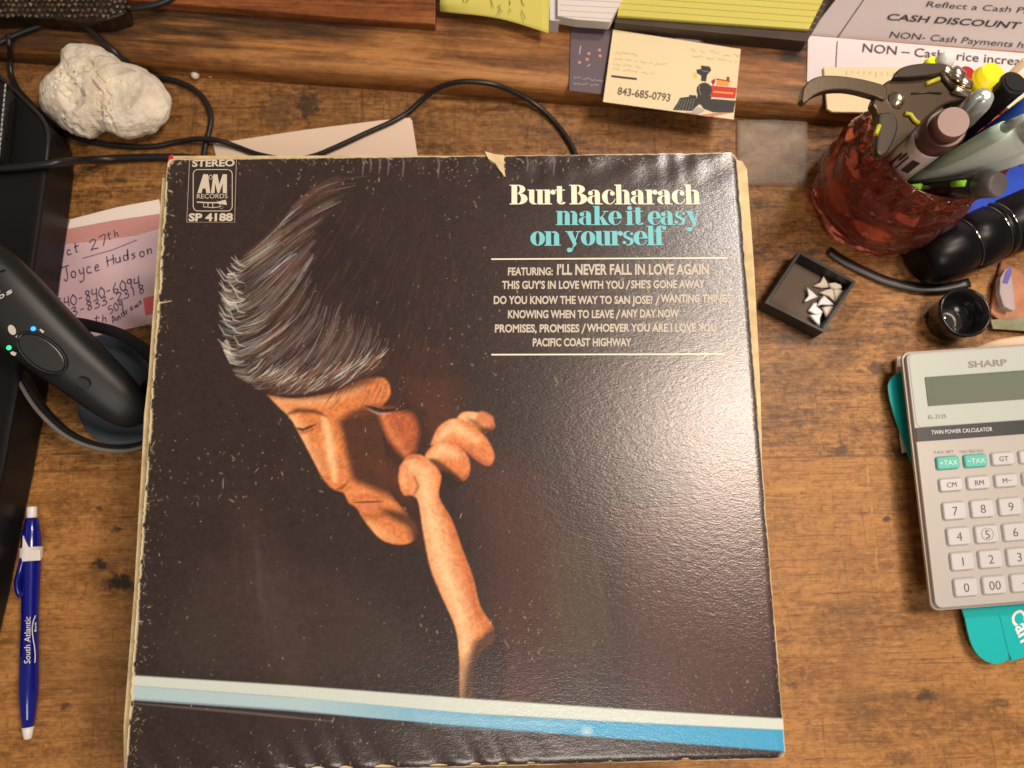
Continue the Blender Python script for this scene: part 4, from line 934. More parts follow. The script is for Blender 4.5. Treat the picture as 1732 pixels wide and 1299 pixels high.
# hand-held scanner
def build_scanner():
    t = thing('barcode_scanner', 'black hand scanner with a blue and a green light resting in its cradle', 'scanner', P(120, 600, 0))
    a, b = P(-75, 448, .088), P(238, 718, .042)
    ax = (b - a).normalized(); sd = Vector((0, 0, 1)).cross(ax).normalized(); nm = ax.cross(sd)
    if nm.z < 0: nm = -nm; sd = -sd
    L = (b - a).length
    prof = [(-.02, .020, .012), (0, .0230, .015), (.12, .0232, .016), (.22, .0226, .0165), (.36, .0206, .016), (.5, .0186, .0155), (.7, .0166, .0135), (.85, .0146, .0115), (.94, .0118, .009), (.985, .0070, .005), (1.0, .002, .001)]
    n = 40; vs = []
    for tt, hw, hh in prof:
        c = a + ax * L * tt - nm * .012
        for k in range(n):
            th = 2 * math.pi * k / n; cs, sn = math.cos(th), math.sin(th)
            x = hw * math.copysign(abs(cs) ** .75, cs); y = hh * math.copysign(abs(sn) ** .75, sn)
            vs.append(c + sd * x + nm * y)
    m = len(prof); fs = [(i * n + k, i * n + (k + 1) % n, (i + 1) * n + (k + 1) % n, (i + 1) * n + k) for i in range(m - 1) for k in range(n)]
    mb = MB(); mb.add(vs, fs, True); mb.add([vs[k] for k in range(n)], [tuple(range(n))])
    mb.build('scanner_body', mat('scanner_black', (.013, .013, .013), .4, spec=.3, bump=(2500, .2, .0001)), t, sub=1)
    # top surface height at a pixel: tilted plane through the body's top line
    top0 = a - nm * .012 + nm * .0162
    f = lambda x, y: PP(x, y, top0, nm)
    def oval_at(cx, cy, rx, ry, rot, lift, k=36):
        c_, s_ = math.cos(rot), math.sin(rot)
        return [f(cx + rx * math.cos(q) * c_ - ry * math.sin(q) * s_, cy + rx * math.cos(q) * s_ + ry * math.sin(q) * c_) + nm * lift for q in (2 * math.pi * i / k for i in range(k))]
    mb = MB(); mb.prism(oval_at(71, 597, 46, 23, .62, .0014), .004, -nm); bt = mb.build('scan_button', mat('button_black', (.014, .014, .014), .33), t, bevel=.0008)
    mb = MB(); mb.tube(oval_at(71, 597, 48, 25, .62, .0006), .0007, 6, closed=True); mb.build('button_groove', mat('groove_black', (.003, .003, .003), .5), bt)
    mb = MB(); mb.prism(oval_at(141, 648, 12, 8, .5, .0006), .002, -nm); mb.build('speaker_dot', mat('dot_black', (.006, .005, .005), .6), t)
    mb = MB(); mb.ball(f(57, 556) + nm * .0008, .0014, sz=.6); mb.build('blue_light', mat('blue_lamp', (.02, .2, .9), .3, emit=((.03, .28, 1.0), 2.2)), t)
    mb = MB(); mb.ball(f(16, 588) + nm * .0008, .0014, sz=.6); mb.build('green_light', mat('green_lamp', (.02, .6, .2), .3, emit=((.02, .75, .28), 1.4)), t)
    mb = MB()
    mb.prism(oval_at(21, 558, 9, 6, 1.1, .0008), .0005, -nm)
    mb.prism([f(*q) + nm * .0008 for q in ((27, 569), (36, 564), (39, 569), (30, 574))], .0003, -nm)
    mb.prism([f(*q) + nm * .0008 for q in ((67, 558), (70, 556), (73, 559), (76, 560), (73, 564), (70, 561))], .0003, -nm)
    mb.prism([f(*q) + nm * .0008 for q in ((18, 596), (22, 594), (29, 597), (26, 602), (20, 600))], .0003, -nm)
    text_on(mb, 's', f(12, 500), f(22, 495) - f(12, 500), f(10.5, 491) - f(12, 500), .03, 0, .0009)
    text_on(mb, 'o', f(-1, 507), f(9, 502) - f(-1, 507), f(-2.5, 497) - f(-1, 507), .02, 0, .0009)
    text_on(mb, 'o', f(-6, 499), f(2, 495) - f(-6, 499), f(-8, 490) - f(-6, 499), .02, 0, .0009)
    mb.build('white_marks', mat('mark_white', S(196, 190, 182), .5), t)
    mb = MB(); mb.prism([f(*q) + nm * .0006 for q in ((0, 447), (7, 449), (12, 453), (2, 458), (-6, 456))], .0006, -nm); mb.build('top_window', mat('grey_window', S(60, 66, 68), .3), t)
build_scanner()

# blue ballpoint pen
def build_pen():
    t = thing('ballpoint_pen', 'blue ballpoint pen with white clip lying upright along the left edge', 'pen', P(50, 1050, 0))
    z = .0062; a, b = P(54, 857, z), P(47, 1250, z - .002); L = (b - a).length; ax = (b - a).normalized()
    def at(y): return L * (y - 857) / 393.0
    mb = MB(); mb.lathe(a, b, [(at(877), .0034), (at(880), .0038), (at(905), .0052), (at(930), .0059), (at(955), .0056), (at(1000), .0050), (at(1060), .0047), (at(1120), .0052), (at(1160), .0054), (at(1190), .0049), (at(1215), .0039), (at(1230), .0032)])
    mb.build('barrel', mat('blue_pen_plastic', S(14, 22, 122), .18, coat=.3), t)
    mb = MB(); mb.lathe(a, b, [(0, .0026), (.0006, .0029), (at(878), .0029), (at(879), .0026)]); mb.build('push_button', M['white_plastic'], t)
    mb = MB(); mb.lathe(a, b, [(at(1230), .0034), (at(1238), .0029), (at(1249), .0022), (at(1250), .0016)]); mb.build('tip', M['white_plastic'], t)
    mb = MB(); mb.lathe(a, b, [(at(928), .0060), (at(930), .0064), (at(948), .0063), (at(950), .0059)])
    f = lambda x, y, l=.0: P(x, y, z + .0058 + l)
    mb.prism([f(*q) for q in ((38, 905), (41, 912), (47, 924), (55, 929), (67, 929), (67, 948), (36, 950), (37, 925))], .0022); mb.build('clip_band', M['white_plastic'], t, bevel=.0005)
    mb = MB(); cl = [P(x, y, zz) for x, y, zz in ((39, 945, .010), (33, 968, .0115), (29, 985, .0115), (31, 1000, .0105), (36, 1008, .009))]
    mb.tube([Vector(q) for q in smooth_line([tuple(c) for c in cl], 5)], .0018, 10); mb.build('clip', mat('blue_clip_plastic', S(14, 20, 112), .2), t)
    mb = MB()
    A, B, T = P(52, 1122, z + .0051), P(52.5, 1043, z + .0049), P(41, 1122, z + .0051)
    text_on(mb, 'South Atlantic', A, B - A, T - A, .0, 0, .0005)
    text_on(mb, 'Bank', P(61.5, 1068, z + .004), P(61.5, 1052, z + .004) - P(61.5, 1068, z + .004), P(58, 1068, z + .0045) - P(61.5, 1068, z + .004), .0, 0, .0004)
    mb.ribbon([P(x, y, z + .0057) for x, y in smooth_line([(60, 1041), (56, 1052), (54.5, 1064), (56, 1080), (58.5, 1096), (59.5, 1110), (59, 1121)], 5)], .0005)
    mb.build('lettering', M['ink_white'], t)
build_pen()

# ------------------------------------------------------------------ papers and cards at the back
def curl_sheet(rows, name, m, thick=.0003, parent=None, k=6):
    """rows of pixel/height points -> smooth sheet"""
    g = [[Vector(q) for q in smooth_line([tuple(P(*p)) for p in r], k)] for r in rows]
    n = len(g[0]); cols = [smooth_line([tuple(r[i]) for r in g], k) for i in range(n)]
    m_ = len(cols[0]); vs = [Vector(cols[i][j]) for i in range(n) for j in range(m_)]
    fs = [(i * m_ + j, i * m_ + j + 1, (i + 1) * m_ + j + 1, (i + 1) * m_ + j) for i in range(n - 1) for j in range(m_ - 1)]
    mb = MB(); mb.add(vs, fs, True); o = mb.build(name, m, parent)
    md = o.modifiers.new('solid', 'SOLIDIFY'); md.thickness = thick; md.offset = -1
    return o
M['yellow_paper'] = mat('yellow_paper', S(200, 190, 92), .7)
t = thing('sticky_note', 'yellow sticky note curling over the ledge beside the board end, with faint writing', 'note', P(840, 20, ZL))
curl_sheet([[(744, -40, .034), (840, -40, .034), (930, -40, .034)], [(744, 0, .033), (840, 0, .033), (930, 0, .033)], [(744, 20, .027), (842, 31, .030), (928, 56, .031)]], 'paper', M['yellow_paper'], .0003, t)
mb = MB(); f = on(.0338)
for st in ([(784, -6), (784, 3), (791, 3), (791, -6)], [(830, -2), (833, 8), (835, 12)], [(842, 10), (846, 8), (845, 14), (850, 20), (842, 22), (846, 16)], [(862, 0), (863, 8)], [(862, 14), (864, 20)], [(881, -4), (884, 6), (888, 9)], [(882, 16), (885, 24), (889, 33)]):
    mb.ribbon([f(*q) for q in st], .0005)
mb.build('handwriting', mat('olive_pen', S(110, 112, 50), .7), t)

t = thing('index_cards', 'stack of white lined cards between the two yellow papers on the ledge', 'cards', P(990, 10, ZL))
zc = .036
mb = MB(); mb.prism(PL([(930, -120), (946, -120), (946, 36), (930, 34)], zc - .004), zc - .004 - ZL); mb.build('backing_card', mat('pale_grey_card', S(206, 204, 206), .6), t)
mb = MB(); mb.prism(PL([(943, -120), (1075, -120), (1052, 0), (1032, 37), (975, 33), (943, 27)], zc), .008); mb.build('card_stack', mat('white_card', S(214, 206, 200), .65), t, bevel=.0003)
mb = MB(); f = on(zc + .0002)
for k in range(7):
    y = -30 + k * 9.5; mb.ribbon([f(946, y + 0), f(1050 - max(0, y) * .5, y + 5)], .00022)
mb.build('ruled_lines', mat('grey_rule', S(160, 160, 168), .7), t)

t = thing('legal_pad', 'yellow lined writing pad on a dark board at the back of the ledge', 'writing pad', P(1210, 20, ZL))
zc = .034
mb = MB(); mb.prism(PL([(1040, 38), (1365, 70), (1420, -20), (1500, -140), (1060, -140)], zc - .0025), zc - .0025 - ZL); mb.build('backing_board', mat('dark_board', S(70, 54, 40), .6, var=(40, S(54, 40, 28), .2)), t, bevel=.0006)
mb = MB(); mb.prism(PL([(1044, 27), (1368, 50), (1395, -5), (1440, -140), (1070, -140)], zc), .0022); mb.build('paper_block', M['yellow_paper'], t, bevel=.0003)
mb = MB(); f = on(zc + .0002)
for k in range(9):
    y = -58 + k * 10.5; mb.ribbon([f(1048 - y * .05, y), f(1366 - (y - 45) * .5, y + 24)], .00028)
mb.build('ruled_lines', mat('olive_rule', S(150, 146, 70), .7), t)

t = thing('purple_card', 'dark purple card with small flowers, partly under the train card', 'card', P(1010, 100, ZL))
f = on(ZL + .0012)
mb = MB(); mb.prism([f(*q) for q in ((966, 33), (1190, 62), (1183, 140), (1110, 170), (963, 153))], .0005); mb.build('card_stock', mat('purple_card', S(98, 84, 92), .5), t)
mb = MB(); mb.prism(PL([(1122, 46), (1180, 58), (1184, 71), (1150, 70)], ZL + .0016), .0003); mb.build('pale_photo_corner', mat('photo_grey', S(150, 140, 132), .4), t)
mb = MB(); f = on(ZL + .0012); mb.prism(PL([(968, 30), (1188, 36), (1186, 52), (1124, 48), (1040, 48), (966, 46)], ZL + .0016), .0003); mb.build('dark_band', mat('dark_print', S(60, 52, 58), .5), t)
mb = MB()
for x, y in ((980, 106), (993, 101), (996, 91), (1014, 85), (1015, 95)):
    for k in range(5):
        a = 2 * math.pi * k / 5; c = f(x, y); mb.prism([c + Vector((.0007 * math.cos(a) + .0005 * math.cos(q), .0007 * math.sin(a) + .0005 * math.sin(q), .0003)) for q in (0, 1.26, 2.5, 3.8, 5)], .0001)
mb.build('flower_print', mat('peach_ink', S(214, 160, 138), .6), t)
mb = MB(); scrawl(mb, (970, 133), (1022, 140), 4, f, .0003, seed=2); scrawl(mb, (970, 143), (1018, 148), 4, f, .0003, seed=3)
mb.ribbon([f(982, 78) + Vector((0, 0, .0003)), f(980, 92) + Vector((0, 0, .0003))], .0005); mb.ribbon([f(993, 113) + Vector((0, 0, .0003)), f(998, 109) + Vector((0, 0, .0003))], .0005)
mb.build('script_lines', mat('lilac_ink', S(196, 188, 194), .6), t)

t = thing('business_card', 'cream business card with a steam train picture and a phone number, overhanging the ledge', 'card', P(1130, 120, ZL))
ca, cb, cd = P(1037, 50, ZL + .0045), P(1253, 83, ZL + .0045), P(1020, 172, ZL + .0075)
cn = (cb - ca).cross(cd - ca).normalized(); cn = cn if cn.z > 0 else -cn
f = lambda x, y: PP(x, y, ca, cn)
fl = lambda x, y: PP(x, y, ca, cn) + cn * .0003
mb = MB(); mb.prism([f(*q) for q in ((1037, 50), (1253, 83), (1241, 202), (1020, 172))], .0004, -cn); mb.build('card_stock', mat('cream_card', S(226, 208, 168), .55), t)
mb = MB(); text_px(mb, '843-685-0793', (1044, 160), (1133, 172), (1046, 147), fl, .012, 0, .0001); mb.build('phone_number', mat('grey_print', S(96, 88, 80), .6), t)
M['orange_ink'] = mat('orange_ink', S(214, 164, 112), .6)
for q_ in (((1040, 92), (1086, 99), 4), ((1168, 88), (1250, 98), 5)):
    mb = MB(); scrawl(mb, q_[0], q_[1], 6, fl, .0003, seed=q_[2]); mb.build('orange_script', M['orange_ink'], t)
mb = MB()
for k, (a_, b_) in enumerate((((1038, 102), (1134, 113)), ((1037, 110), (1086, 117)), ((1036, 118), (1106, 127)), ((1170, 97), (1246, 107)))): scrawl(mb, a_, b_, 4, fl, .00022, seed=10 + k)
mb.build('small_print', mat('taupe_ink', S(176, 160, 124), .6), t)
mb = MB(); mb.ribbon([fl(1034, 129), fl(1050, 131), fl(1077, 134)], .0014); mb.build('crossed_out_line', M['ink_black'], t)
def flat(name, m, polys):
    mb = MB()
    for i, pl in enumerate(polys): mb.prism([fl(*q) + cn * .00004 * i for q in pl], .0001, -cn)
    return mb.build(name, m, t)
def disc(x, y, r, k=14): return [(x + r * math.cos(2 * math.pi * q / k), y + r * math.sin(2 * math.pi * q / k)) for q in range(k)]
flat('train_print', mat('train_black', S(50, 48, 46), .6), [[(1186, 137), (1186, 128), (1179, 124), (1178, 118), (1186, 117), (1186, 111), (1200, 113), (1203, 119), (1196, 127), (1194, 138)], disc(1191, 153, 13), [(1180, 160), (1203, 163), (1201, 180), (1177, 176)], [(1150, 166), (1166, 164), (1166, 161), (1177, 162), (1181, 178), (1170, 188), (1138, 186), (1146, 174)],
     [(1182, 172), (1206, 168), (1244, 171), (1240, 191), (1206, 190), (1190, 184)]])
flat('red_cab_print', mat('train_red', S(196, 46, 38), .55), [[(1202, 145), (1246, 149), (1243, 167), (1201, 164)]])
flat('gold_cab_print', mat('train_gold', S(222, 150, 62), .55), [[(1213, 135), (1233, 138), (1232, 146), (1212, 144)], [(1206, 154), (1240, 157), (1240, 160), (1206, 157)]])
flat('lamp_print', mat('lamp_gold', S(232, 196, 90), .55), [[(1173, 124), (1178, 123), (1179, 132), (1174, 132)]])
flat('roof_print', mat('roof_red', S(150, 36, 30), .55), [[(1211, 133), (1235, 137), (1235, 139), (1211, 135)], [(1229, 130), (1234, 131), (1233, 137), (1229, 136)], [(1203, 138), (1208, 133), (1210, 138), (1206, 145)]])
flat('track_print', mat('track_rose', S(190, 130, 112), .6), [[(1180, 195), (1240, 188), (1241, 190), (1200, 198)], [(1160, 190), (1176, 192), (1174, 194), (1160, 192)]])
flat('wheel_print', mat('steam_grey', S(170, 168, 162), .6), [disc(1215, 180, 6.5), disc(1232, 182, 6.5), [(1172, 186), (1182, 181), (1192, 188), (1182, 193), (1170, 191)]])
flat('wheel_hub_print', mat('hub_dark', S(70, 66, 62), .6), [disc(1215, 180, 3.2), disc(1232, 182, 3.2)])
mb = MB()
for k in range(6): mb.ribbon([fl(1152 + k * 4.4, 168) + cn * .0002, fl(1143 + k * 5.2, 187) + cn * .0002], .00022, cn)
mb.ribbon([fl(*q) + cn * .0002 for q in ((1183, 146), (1182, 154), (1186, 162))], .0004, cn); mb.ribbon([fl(*q) + cn * .0002 for q in ((1186, 120), (1198, 122))], .0004, cn)
mb.build('highlight_print', mat('train_grey', S(150, 146, 138), .6), t)

# cash discount sign: a sheet standing up behind a flat foot
t = thing('cash_discount_sign', 'white printed cash discount sign standing at the back right behind the pens', 'sign', P(1500, 90, ZL))
sa = P(1367, 59, ZL); sdir = Vector((LD.x, LD.y, 0)); su = (Vector((0, 0, 1)) * math.cos(.42) + Vector((-sdir.y, sdir.x, 0)) * math.sin(.42)).normalized(); sn = sdir.cross(su)
se = PP(1420, -8, sa, sn) - sa; k_ = .2 / se.dot(su)
q0 = [sa, sa + sdir * .24, sa + sdir * .24 + se * k_, sa + se * k_]
M['sign'] = mat('sign_paper', S(220, 210, 212), .6)
mb = MB(); mb.prism(q0, .0006, -sn); mb.build('upright_sheet', M['sign'], t)
fz = ZL + .001; ft = on(fz)
mb = MB(); mb.prism([ft(*q) for q in ((1367, 60), (1365, 138), (1900, 190), (1900, 104))], .0008); mb.build('foot_sheet', M['sign'], t)
fs_ = lambda x, y: PP(x, y, sa, sn)
mb = MB()
text_px(mb, 'CASH DISCOUNT', (1498, 33), (1722, 48), (1504, 22), fs_, .02, 0, .0004)
text_px(mb, 'Reflect a Cash Pa', (1566, 11), (1740, 22), (1570, 1), fs_, .0, 0, .0004)
text_px(mb, 'NON- Cash Payments have', (1504, 63), (1760, 83), (1508, 52), fs_, .0, 0, .0004)
mb.ribbon([fs_(1414.5, 66) + sn * .0006, fs_(1460, 0) + sn * .0006, fs_(1482, -32) + sn * .0006], .0006, sn)
for x in (0,):
    pass
text_px(mb, 'NON \u2013 Cash price increase and', (1458, 88), (1790, 117), (1460, 73), lambda x, y: P(x, y, fz), .008, 0, .0004)
mb.ribbon([ft(1416, 70) + Vector((0, 0, .0004)), ft(1414, 100) + Vector((0, 0, .0004)), ft(1413, 136) + Vector((0, 0, .0004))], .0006)
mb.build('lettering', mat('sign_ink', S(66, 62, 66), .6), t)

# cream ruler under the pliers
t = thing('plastic_ruler', 'cream ruler with tick marks lying in front of the standing sign', 'ruler', P(1500, 150, ZL))
f = on(ZL + .0034)
mb = MB(); mb.prism([f(*q) for q in ((1393, 113), (1530, 113), (1900, 130), (1900, 206), (1480, 190), (1408, 189), (1399, 184))], .0022); mb.build('ruler_strip', mat('ivory_plastic', S(226, 206, 164), .45), t, bevel=.0006)
mb = MB(); f2 = on(ZL + .0036)
for k in range(34):
    x = 1432 + k * 10; yy = 119 + (x - 1432) * .046; mb.ribbon([f2(x, yy), f2(x - 1, yy + (9 if k % 5 == 0 else 5))], .0003)
mb.build('tick_marks', mat('tick_brown', S(150, 124, 90), .6), t)

# small clear bag
def build_bag():
    m = mat('clear_bag_film', S(168, 154, 136), .5, alpha=.42); g = NG(m); b = m.node_tree.nodes['Principled BSDF']
    tc = g.n('ShaderNodeTexCoord').outputs['Object']
    nz = g.noise(tc, 70, 6, .7, .8)
    g.L.new(g.ramp(nz, [(.35, (.2, .2, .2)), (.6, (.42, .42, .42)), (.8, (.75, .75, .75))]), b.inputs['Alpha'])
    rows = []
    for j in range(7):
        y0, y1 = 203 + j * 18.2, 201 + j * 18.7
        rows.append([(1247 + i * 19.8, y0 + (y1 - y0) * i / 6, .0012 + .0016 * math.sin(i * 1.3 + j) * math.sin(j * 1.1 + 1) * (0 < i < 6) * (0 < j < 6) + .001) for i in range(7)])
    o = curl_sheet(rows, 'clear_bag', m, .0002, None, 3)
    tag(o, 'small square clear plastic bag lying on the desk beside the red glass', 'bag')
build_bag()

# ------------------------------------------------------------------ red glass cup with pens
CUP = Vector((.2815, .1715, 0))
def build_cup():
    t = thing('red_glass_cup', 'ruby red pressed glass cup full of pens', 'cup', CUP)
    prof = [(.000, .036), (.004, .0395), (.015, .0435), (.030, .0450), (.045, .0440), (.058, .0415), (.066, .0392), (.076, .0388), (.086, .0402), (.0905, .0408), (.092, .0395), (.090, .0375), (.078, .0350), (.060, .0370), (.040, .0400), (.020, .0390), (.010, .034), (.008, .02), (.008, .0005)]
    zi = np.interp(np.linspace(0, len(prof) - 1, 110), range(len(prof)), [p[0] for p in prof]); ri = np.interp(np.linspace(0, len(prof) - 1, 110), range(len(prof)), [p[1] for p in prof])
    n = 144; vs = []; outer = int(110 * 9.4 / (len(prof) - 1))
    for i in range(110):
        for k in range(n):
            a = 2 * math.pi * k / n; r = ri[i]; z = zi[i]
            if i < outer:
                if z < .062:   # overlapping leaves in relief
                    u = (a / (2 * math.pi) * 9 + (.5 if int(z / .024) % 2 else 0)) % 1 - .5; v = (z % .024) / .024 - .5
                    d = (u * 2.0) ** 2 + (v * 1.9) ** 2
                    r += .0030 * max(0, 1 - d) + .0006 * math.cos(a * 60 + z * 500) * max(0, 1 - d)
                else:
                    r += .0013 * math.sin(a * 22 + 60 * z) + .0009 * math.sin(a * 37 - z * 420)
            vs.append((CUP.x + r * math.cos(a), CUP.y + r * math.sin(a), z + .0004))
    fs = [(i * n + k, i * n + (k + 1) % n, (i + 1) * n + (k + 1) % n, (i + 1) * n + k) for i in range(109) for k in range(n)]
    fs.append(tuple(range(n - 1, -1, -1))); 
    m = mat('ruby_glass', (.62, .17, .12), .03, trans=.9, bump=(120, .16, .001)); b = m.node_tree.nodes['Principled BSDF']; b.inputs['IOR'].default_value = 1.42
    mb = MB(); mb.add(vs, fs, True); mb.build('glass_body', m, t)
build_cup()

def stick(name, label, tip, z, base, segs, group='pens in the red glass cup', cat='pen', n=24):
    """segs: list of (part name, material, [(fraction, radius)...]) along the line from base in the cup to the tip pixel at height z"""
    a = CUP + Vector(base); b = P(tip[0], tip[1], z); L = (b - a).length
    t = thing(name, label, cat, a, group)
    for pn, m, pr in segs:
        mb = MB(); mb.lathe(a, b, [(L * q, r) for q, r in pr], n); mb.build(pn, m, t)
    return t, a, b
def C_(r): return r
whitem = mat('marker_white', S(228, 220, 218), .35); brownm = mat('brown_cap', S(110, 70, 58), .4); brownd = mat('brown_cap_dark', S(74, 40, 32), .4)
t, a, b = stick('dry_marker', 'white marker with a brown end cap, leaning at the front of the red glass', (1613, 206), .150, (-.012, -.003, .012),
      [('barrel', whitem, [(0, .0085), (.80, .0092), (.84, .0094)]), ('cap', brownd, [(.84, .0100), (.845, .0104), (.93, .0104), (.94, .0095)]), ('cap_end', brownm, [(.94, .0082), (.985, .0080), (1.0, .0074)])], cat='marker')
ax = (b - a).normalized(); L = (b - a).length
sdv = ax.cross((CAM - b)).normalized(); fr = sdv.cross(ax).normalized()
if fr.dot(CAM - b) < 0: fr = -fr
mb = MB()
def mk(q, s, w, hgt):
    c = a + ax * L * q
    th = s / .0094; return [c + (sdv * math.sin(th2) + fr * math.cos(th2)) * .0096 + ax * dq for th2, dq in ((th - w, 0), (th + w, 0), (th + w, hgt), (th - w, hgt))]
for q, s_, w, hg in ((.62, .004, .22, .018), (.50, .003, .3, .010), (.66, -.003, .06, .012), (.56, -.005, .08, .02), (.60, -.001, .05, .02)):
    v = mk(q, s_, w, hg); mb.add(v, [(0, 1, 2, 3)])
mb.build('black_print', M['ink_black'], t)
silver = mat('silver_plastic', S(176, 186, 182), .25, .4); greyp = mat('grey_green_plastic', S(150, 166, 152), .25)
t, a, b = stick('silver_pen', 'silver pen with a rounded top beside the brown capped marker', (1668, 160), .150, (.000, -.008, .012), [('barrel', greyp, [(0, .005), (.82, .0056), (.84, .0058)]), ('cap', silver, [(.84, .0062), (.95, .0060), (.985, .0048), (1, .002)])])
sp = (b - a).normalized(); mb = MB(); q = a + (b - a) * .98; off = (CAM - q).normalized() * .0062 + Vector((-.003, 0, 0))
mb.tube([q, q + off * 1.05, q + off * 1.05 - sp * .012, q + off - sp * .032], [.0022, .0018, .0016, .0014], 8); mb.build('clip', silver, t)
clearg = mat('clear_green_plastic', S(236, 244, 236), .2, alpha=.9); 
t, a, b = stick('clear_pen', 'clear pale green pen leaning far out to the right of the red glass', (1790, 205), .150, (-.018, -.010, .015), [('barrel', clearg, [(0, .0056), (.7, .0080), (.86, .0084), (.9, .006)]), ('end_cap', mat('white_end', S(226, 234, 232), .3), [(.9, .0084), (.97, .0082), (1, .005)])])
stick('white_pen', 'white pen just under the clear green pen, pointing off the right edge', (1800, 238), .146, (-.016, -.013, .016), [('barrel', mat('white_barrel', S(226, 234, 230), .25), [(0, .0036), (.8, .0046), (1, .0042)])])
stick('slim_clear_pen', 'slim grey green pen lying between the brown capped marker and the clear green pen', (1735, 196), .150, (-.010, -.010, .014), [('barrel', mat('pale_green_barrel', S(186, 206, 186), .25), [(0, .0036), (.84, .0042), (.9, .0036)]), ('tip', silver, [(.9, .003), (1, .0015)])])
mb = MB(); d = (b - a).normalized(); q = a + (b - a) * .8 + (CAM - b).normalized() * .0072; mb.tube([q, q + d * .02], .0006, 6); mb.build('green_line', mat('green_line', S(40, 130, 70), .4), t)
t, a, b = stick('black_pen', 'black pen with grey end and green clip lying over the red glass lip', (1690, 312), .118, (-.022, -.008, .030), [('barrel', M['black_gloss'], [(0, .0046), (.84, .0062), (.88, .0062)]), ('end_cap', mat('grey_end', S(92, 86, 84), .4), [(.88, .0068), (.98, .0068), (1, .006)])])
mb = MB(); d = (b - a).normalized(); 
for q, l in ((.30, .022), (.74, .008)):
    c = a + (b - a) * q + (CAM - b).normalized() * .0062 + Vector((-.002, .002, 0)); mb.tube([c, c + d * l], .0018, 8)
mb.build('green_clip', mat('lime_plastic', S(130, 190, 50), .35), t)
t, a, b = stick('black_marker', 'black marker with a bright yellow end behind the pliers', (1680, 122), .118, (.006, .012, .012), [('barrel', M['black_gloss'], [(0, .0062), (.88, .0066)]), ('yellow_end', mat('bright_yellow', S(246, 222, 20), .4), [(.88, .0078), (.95, .0078), (.955, .0064), (1, .0062)])], cat='marker')
stick('red_pen', 'slim pen with a dark red end between the pliers and the yellow ended marker', (1637, 122), .112, (-.004, .014, .012), [('barrel', mat('clear_barrel', S(190, 170, 160), .3), [(0, .0036), (.84, .0038)]), ('red_end', mat('dark_red_plastic', S(168, 26, 36), .35), [(.84, .0044), (.99, .0044), (1, .004)])])
stick('highlighter', 'highlighter with a fluorescent yellow end just above the pliers', (1580, 102), .112, (-.014, .014, .012), [('barrel', mat('green_barrel', S(150, 170, 70), .4), [(0, .0042), (.9, .0044)]), ('yellow_end', mat('fluorescent_yellow', S(236, 240, 40), .4), [(.9, .0044), (.97, .0042), (1, .003)])], cat='highlighter')
stick('clear_tipped_pen', 'pen with a frosted clear end standing behind the pliers', (1607, 92), .118, (-.009, .016, .012), [('barrel', mat('frosted_plastic', S(190, 200, 190), .4, alpha=.8), [(0, .0038), (.86, .004)]), ('end_cap', mat('frosted_white', S(206, 214, 210), .4), [(.86, .0048), (.96, .0048), (1, .003)])])
t, a, b = stick('black_tube', 'open black pen tube at the right edge above the blue pen', (1716, 140), .120, (.012, .002, .012), [('barrel', M['black_plastic'], [(0, .006), (.97, .0072), (.985, .0074), (1, .0072)])], cat='tube')
mb = MB(); d = (b - a).normalized(); mb.lathe(b + d * .0002, b + d * .0010, [(0, .0056), (.0003, .0056)]); mb.build('opening', mat('tube_hollow', (.002, .002, .002), .8), t)
stick('wooden_stick', 'thin beige stick between the yellow ended marker and the black tube', (1735, 102), .125, (.004, -.002, .012), [('shaft', mat('beige_wood', S(196, 172, 140), .6), [(0, .0018), (1, .0020)])], cat='stick', n=10)
stick('blue_pen', 'bright blue pen at the right edge under the black tube', (1760, 165), .120, (.014, -.006, .012), [('barrel', mat('bright_blue', S(64, 112, 232), .25), [(0, .0052), (.9, .0058), (.97, .0056), (1, .004)])])

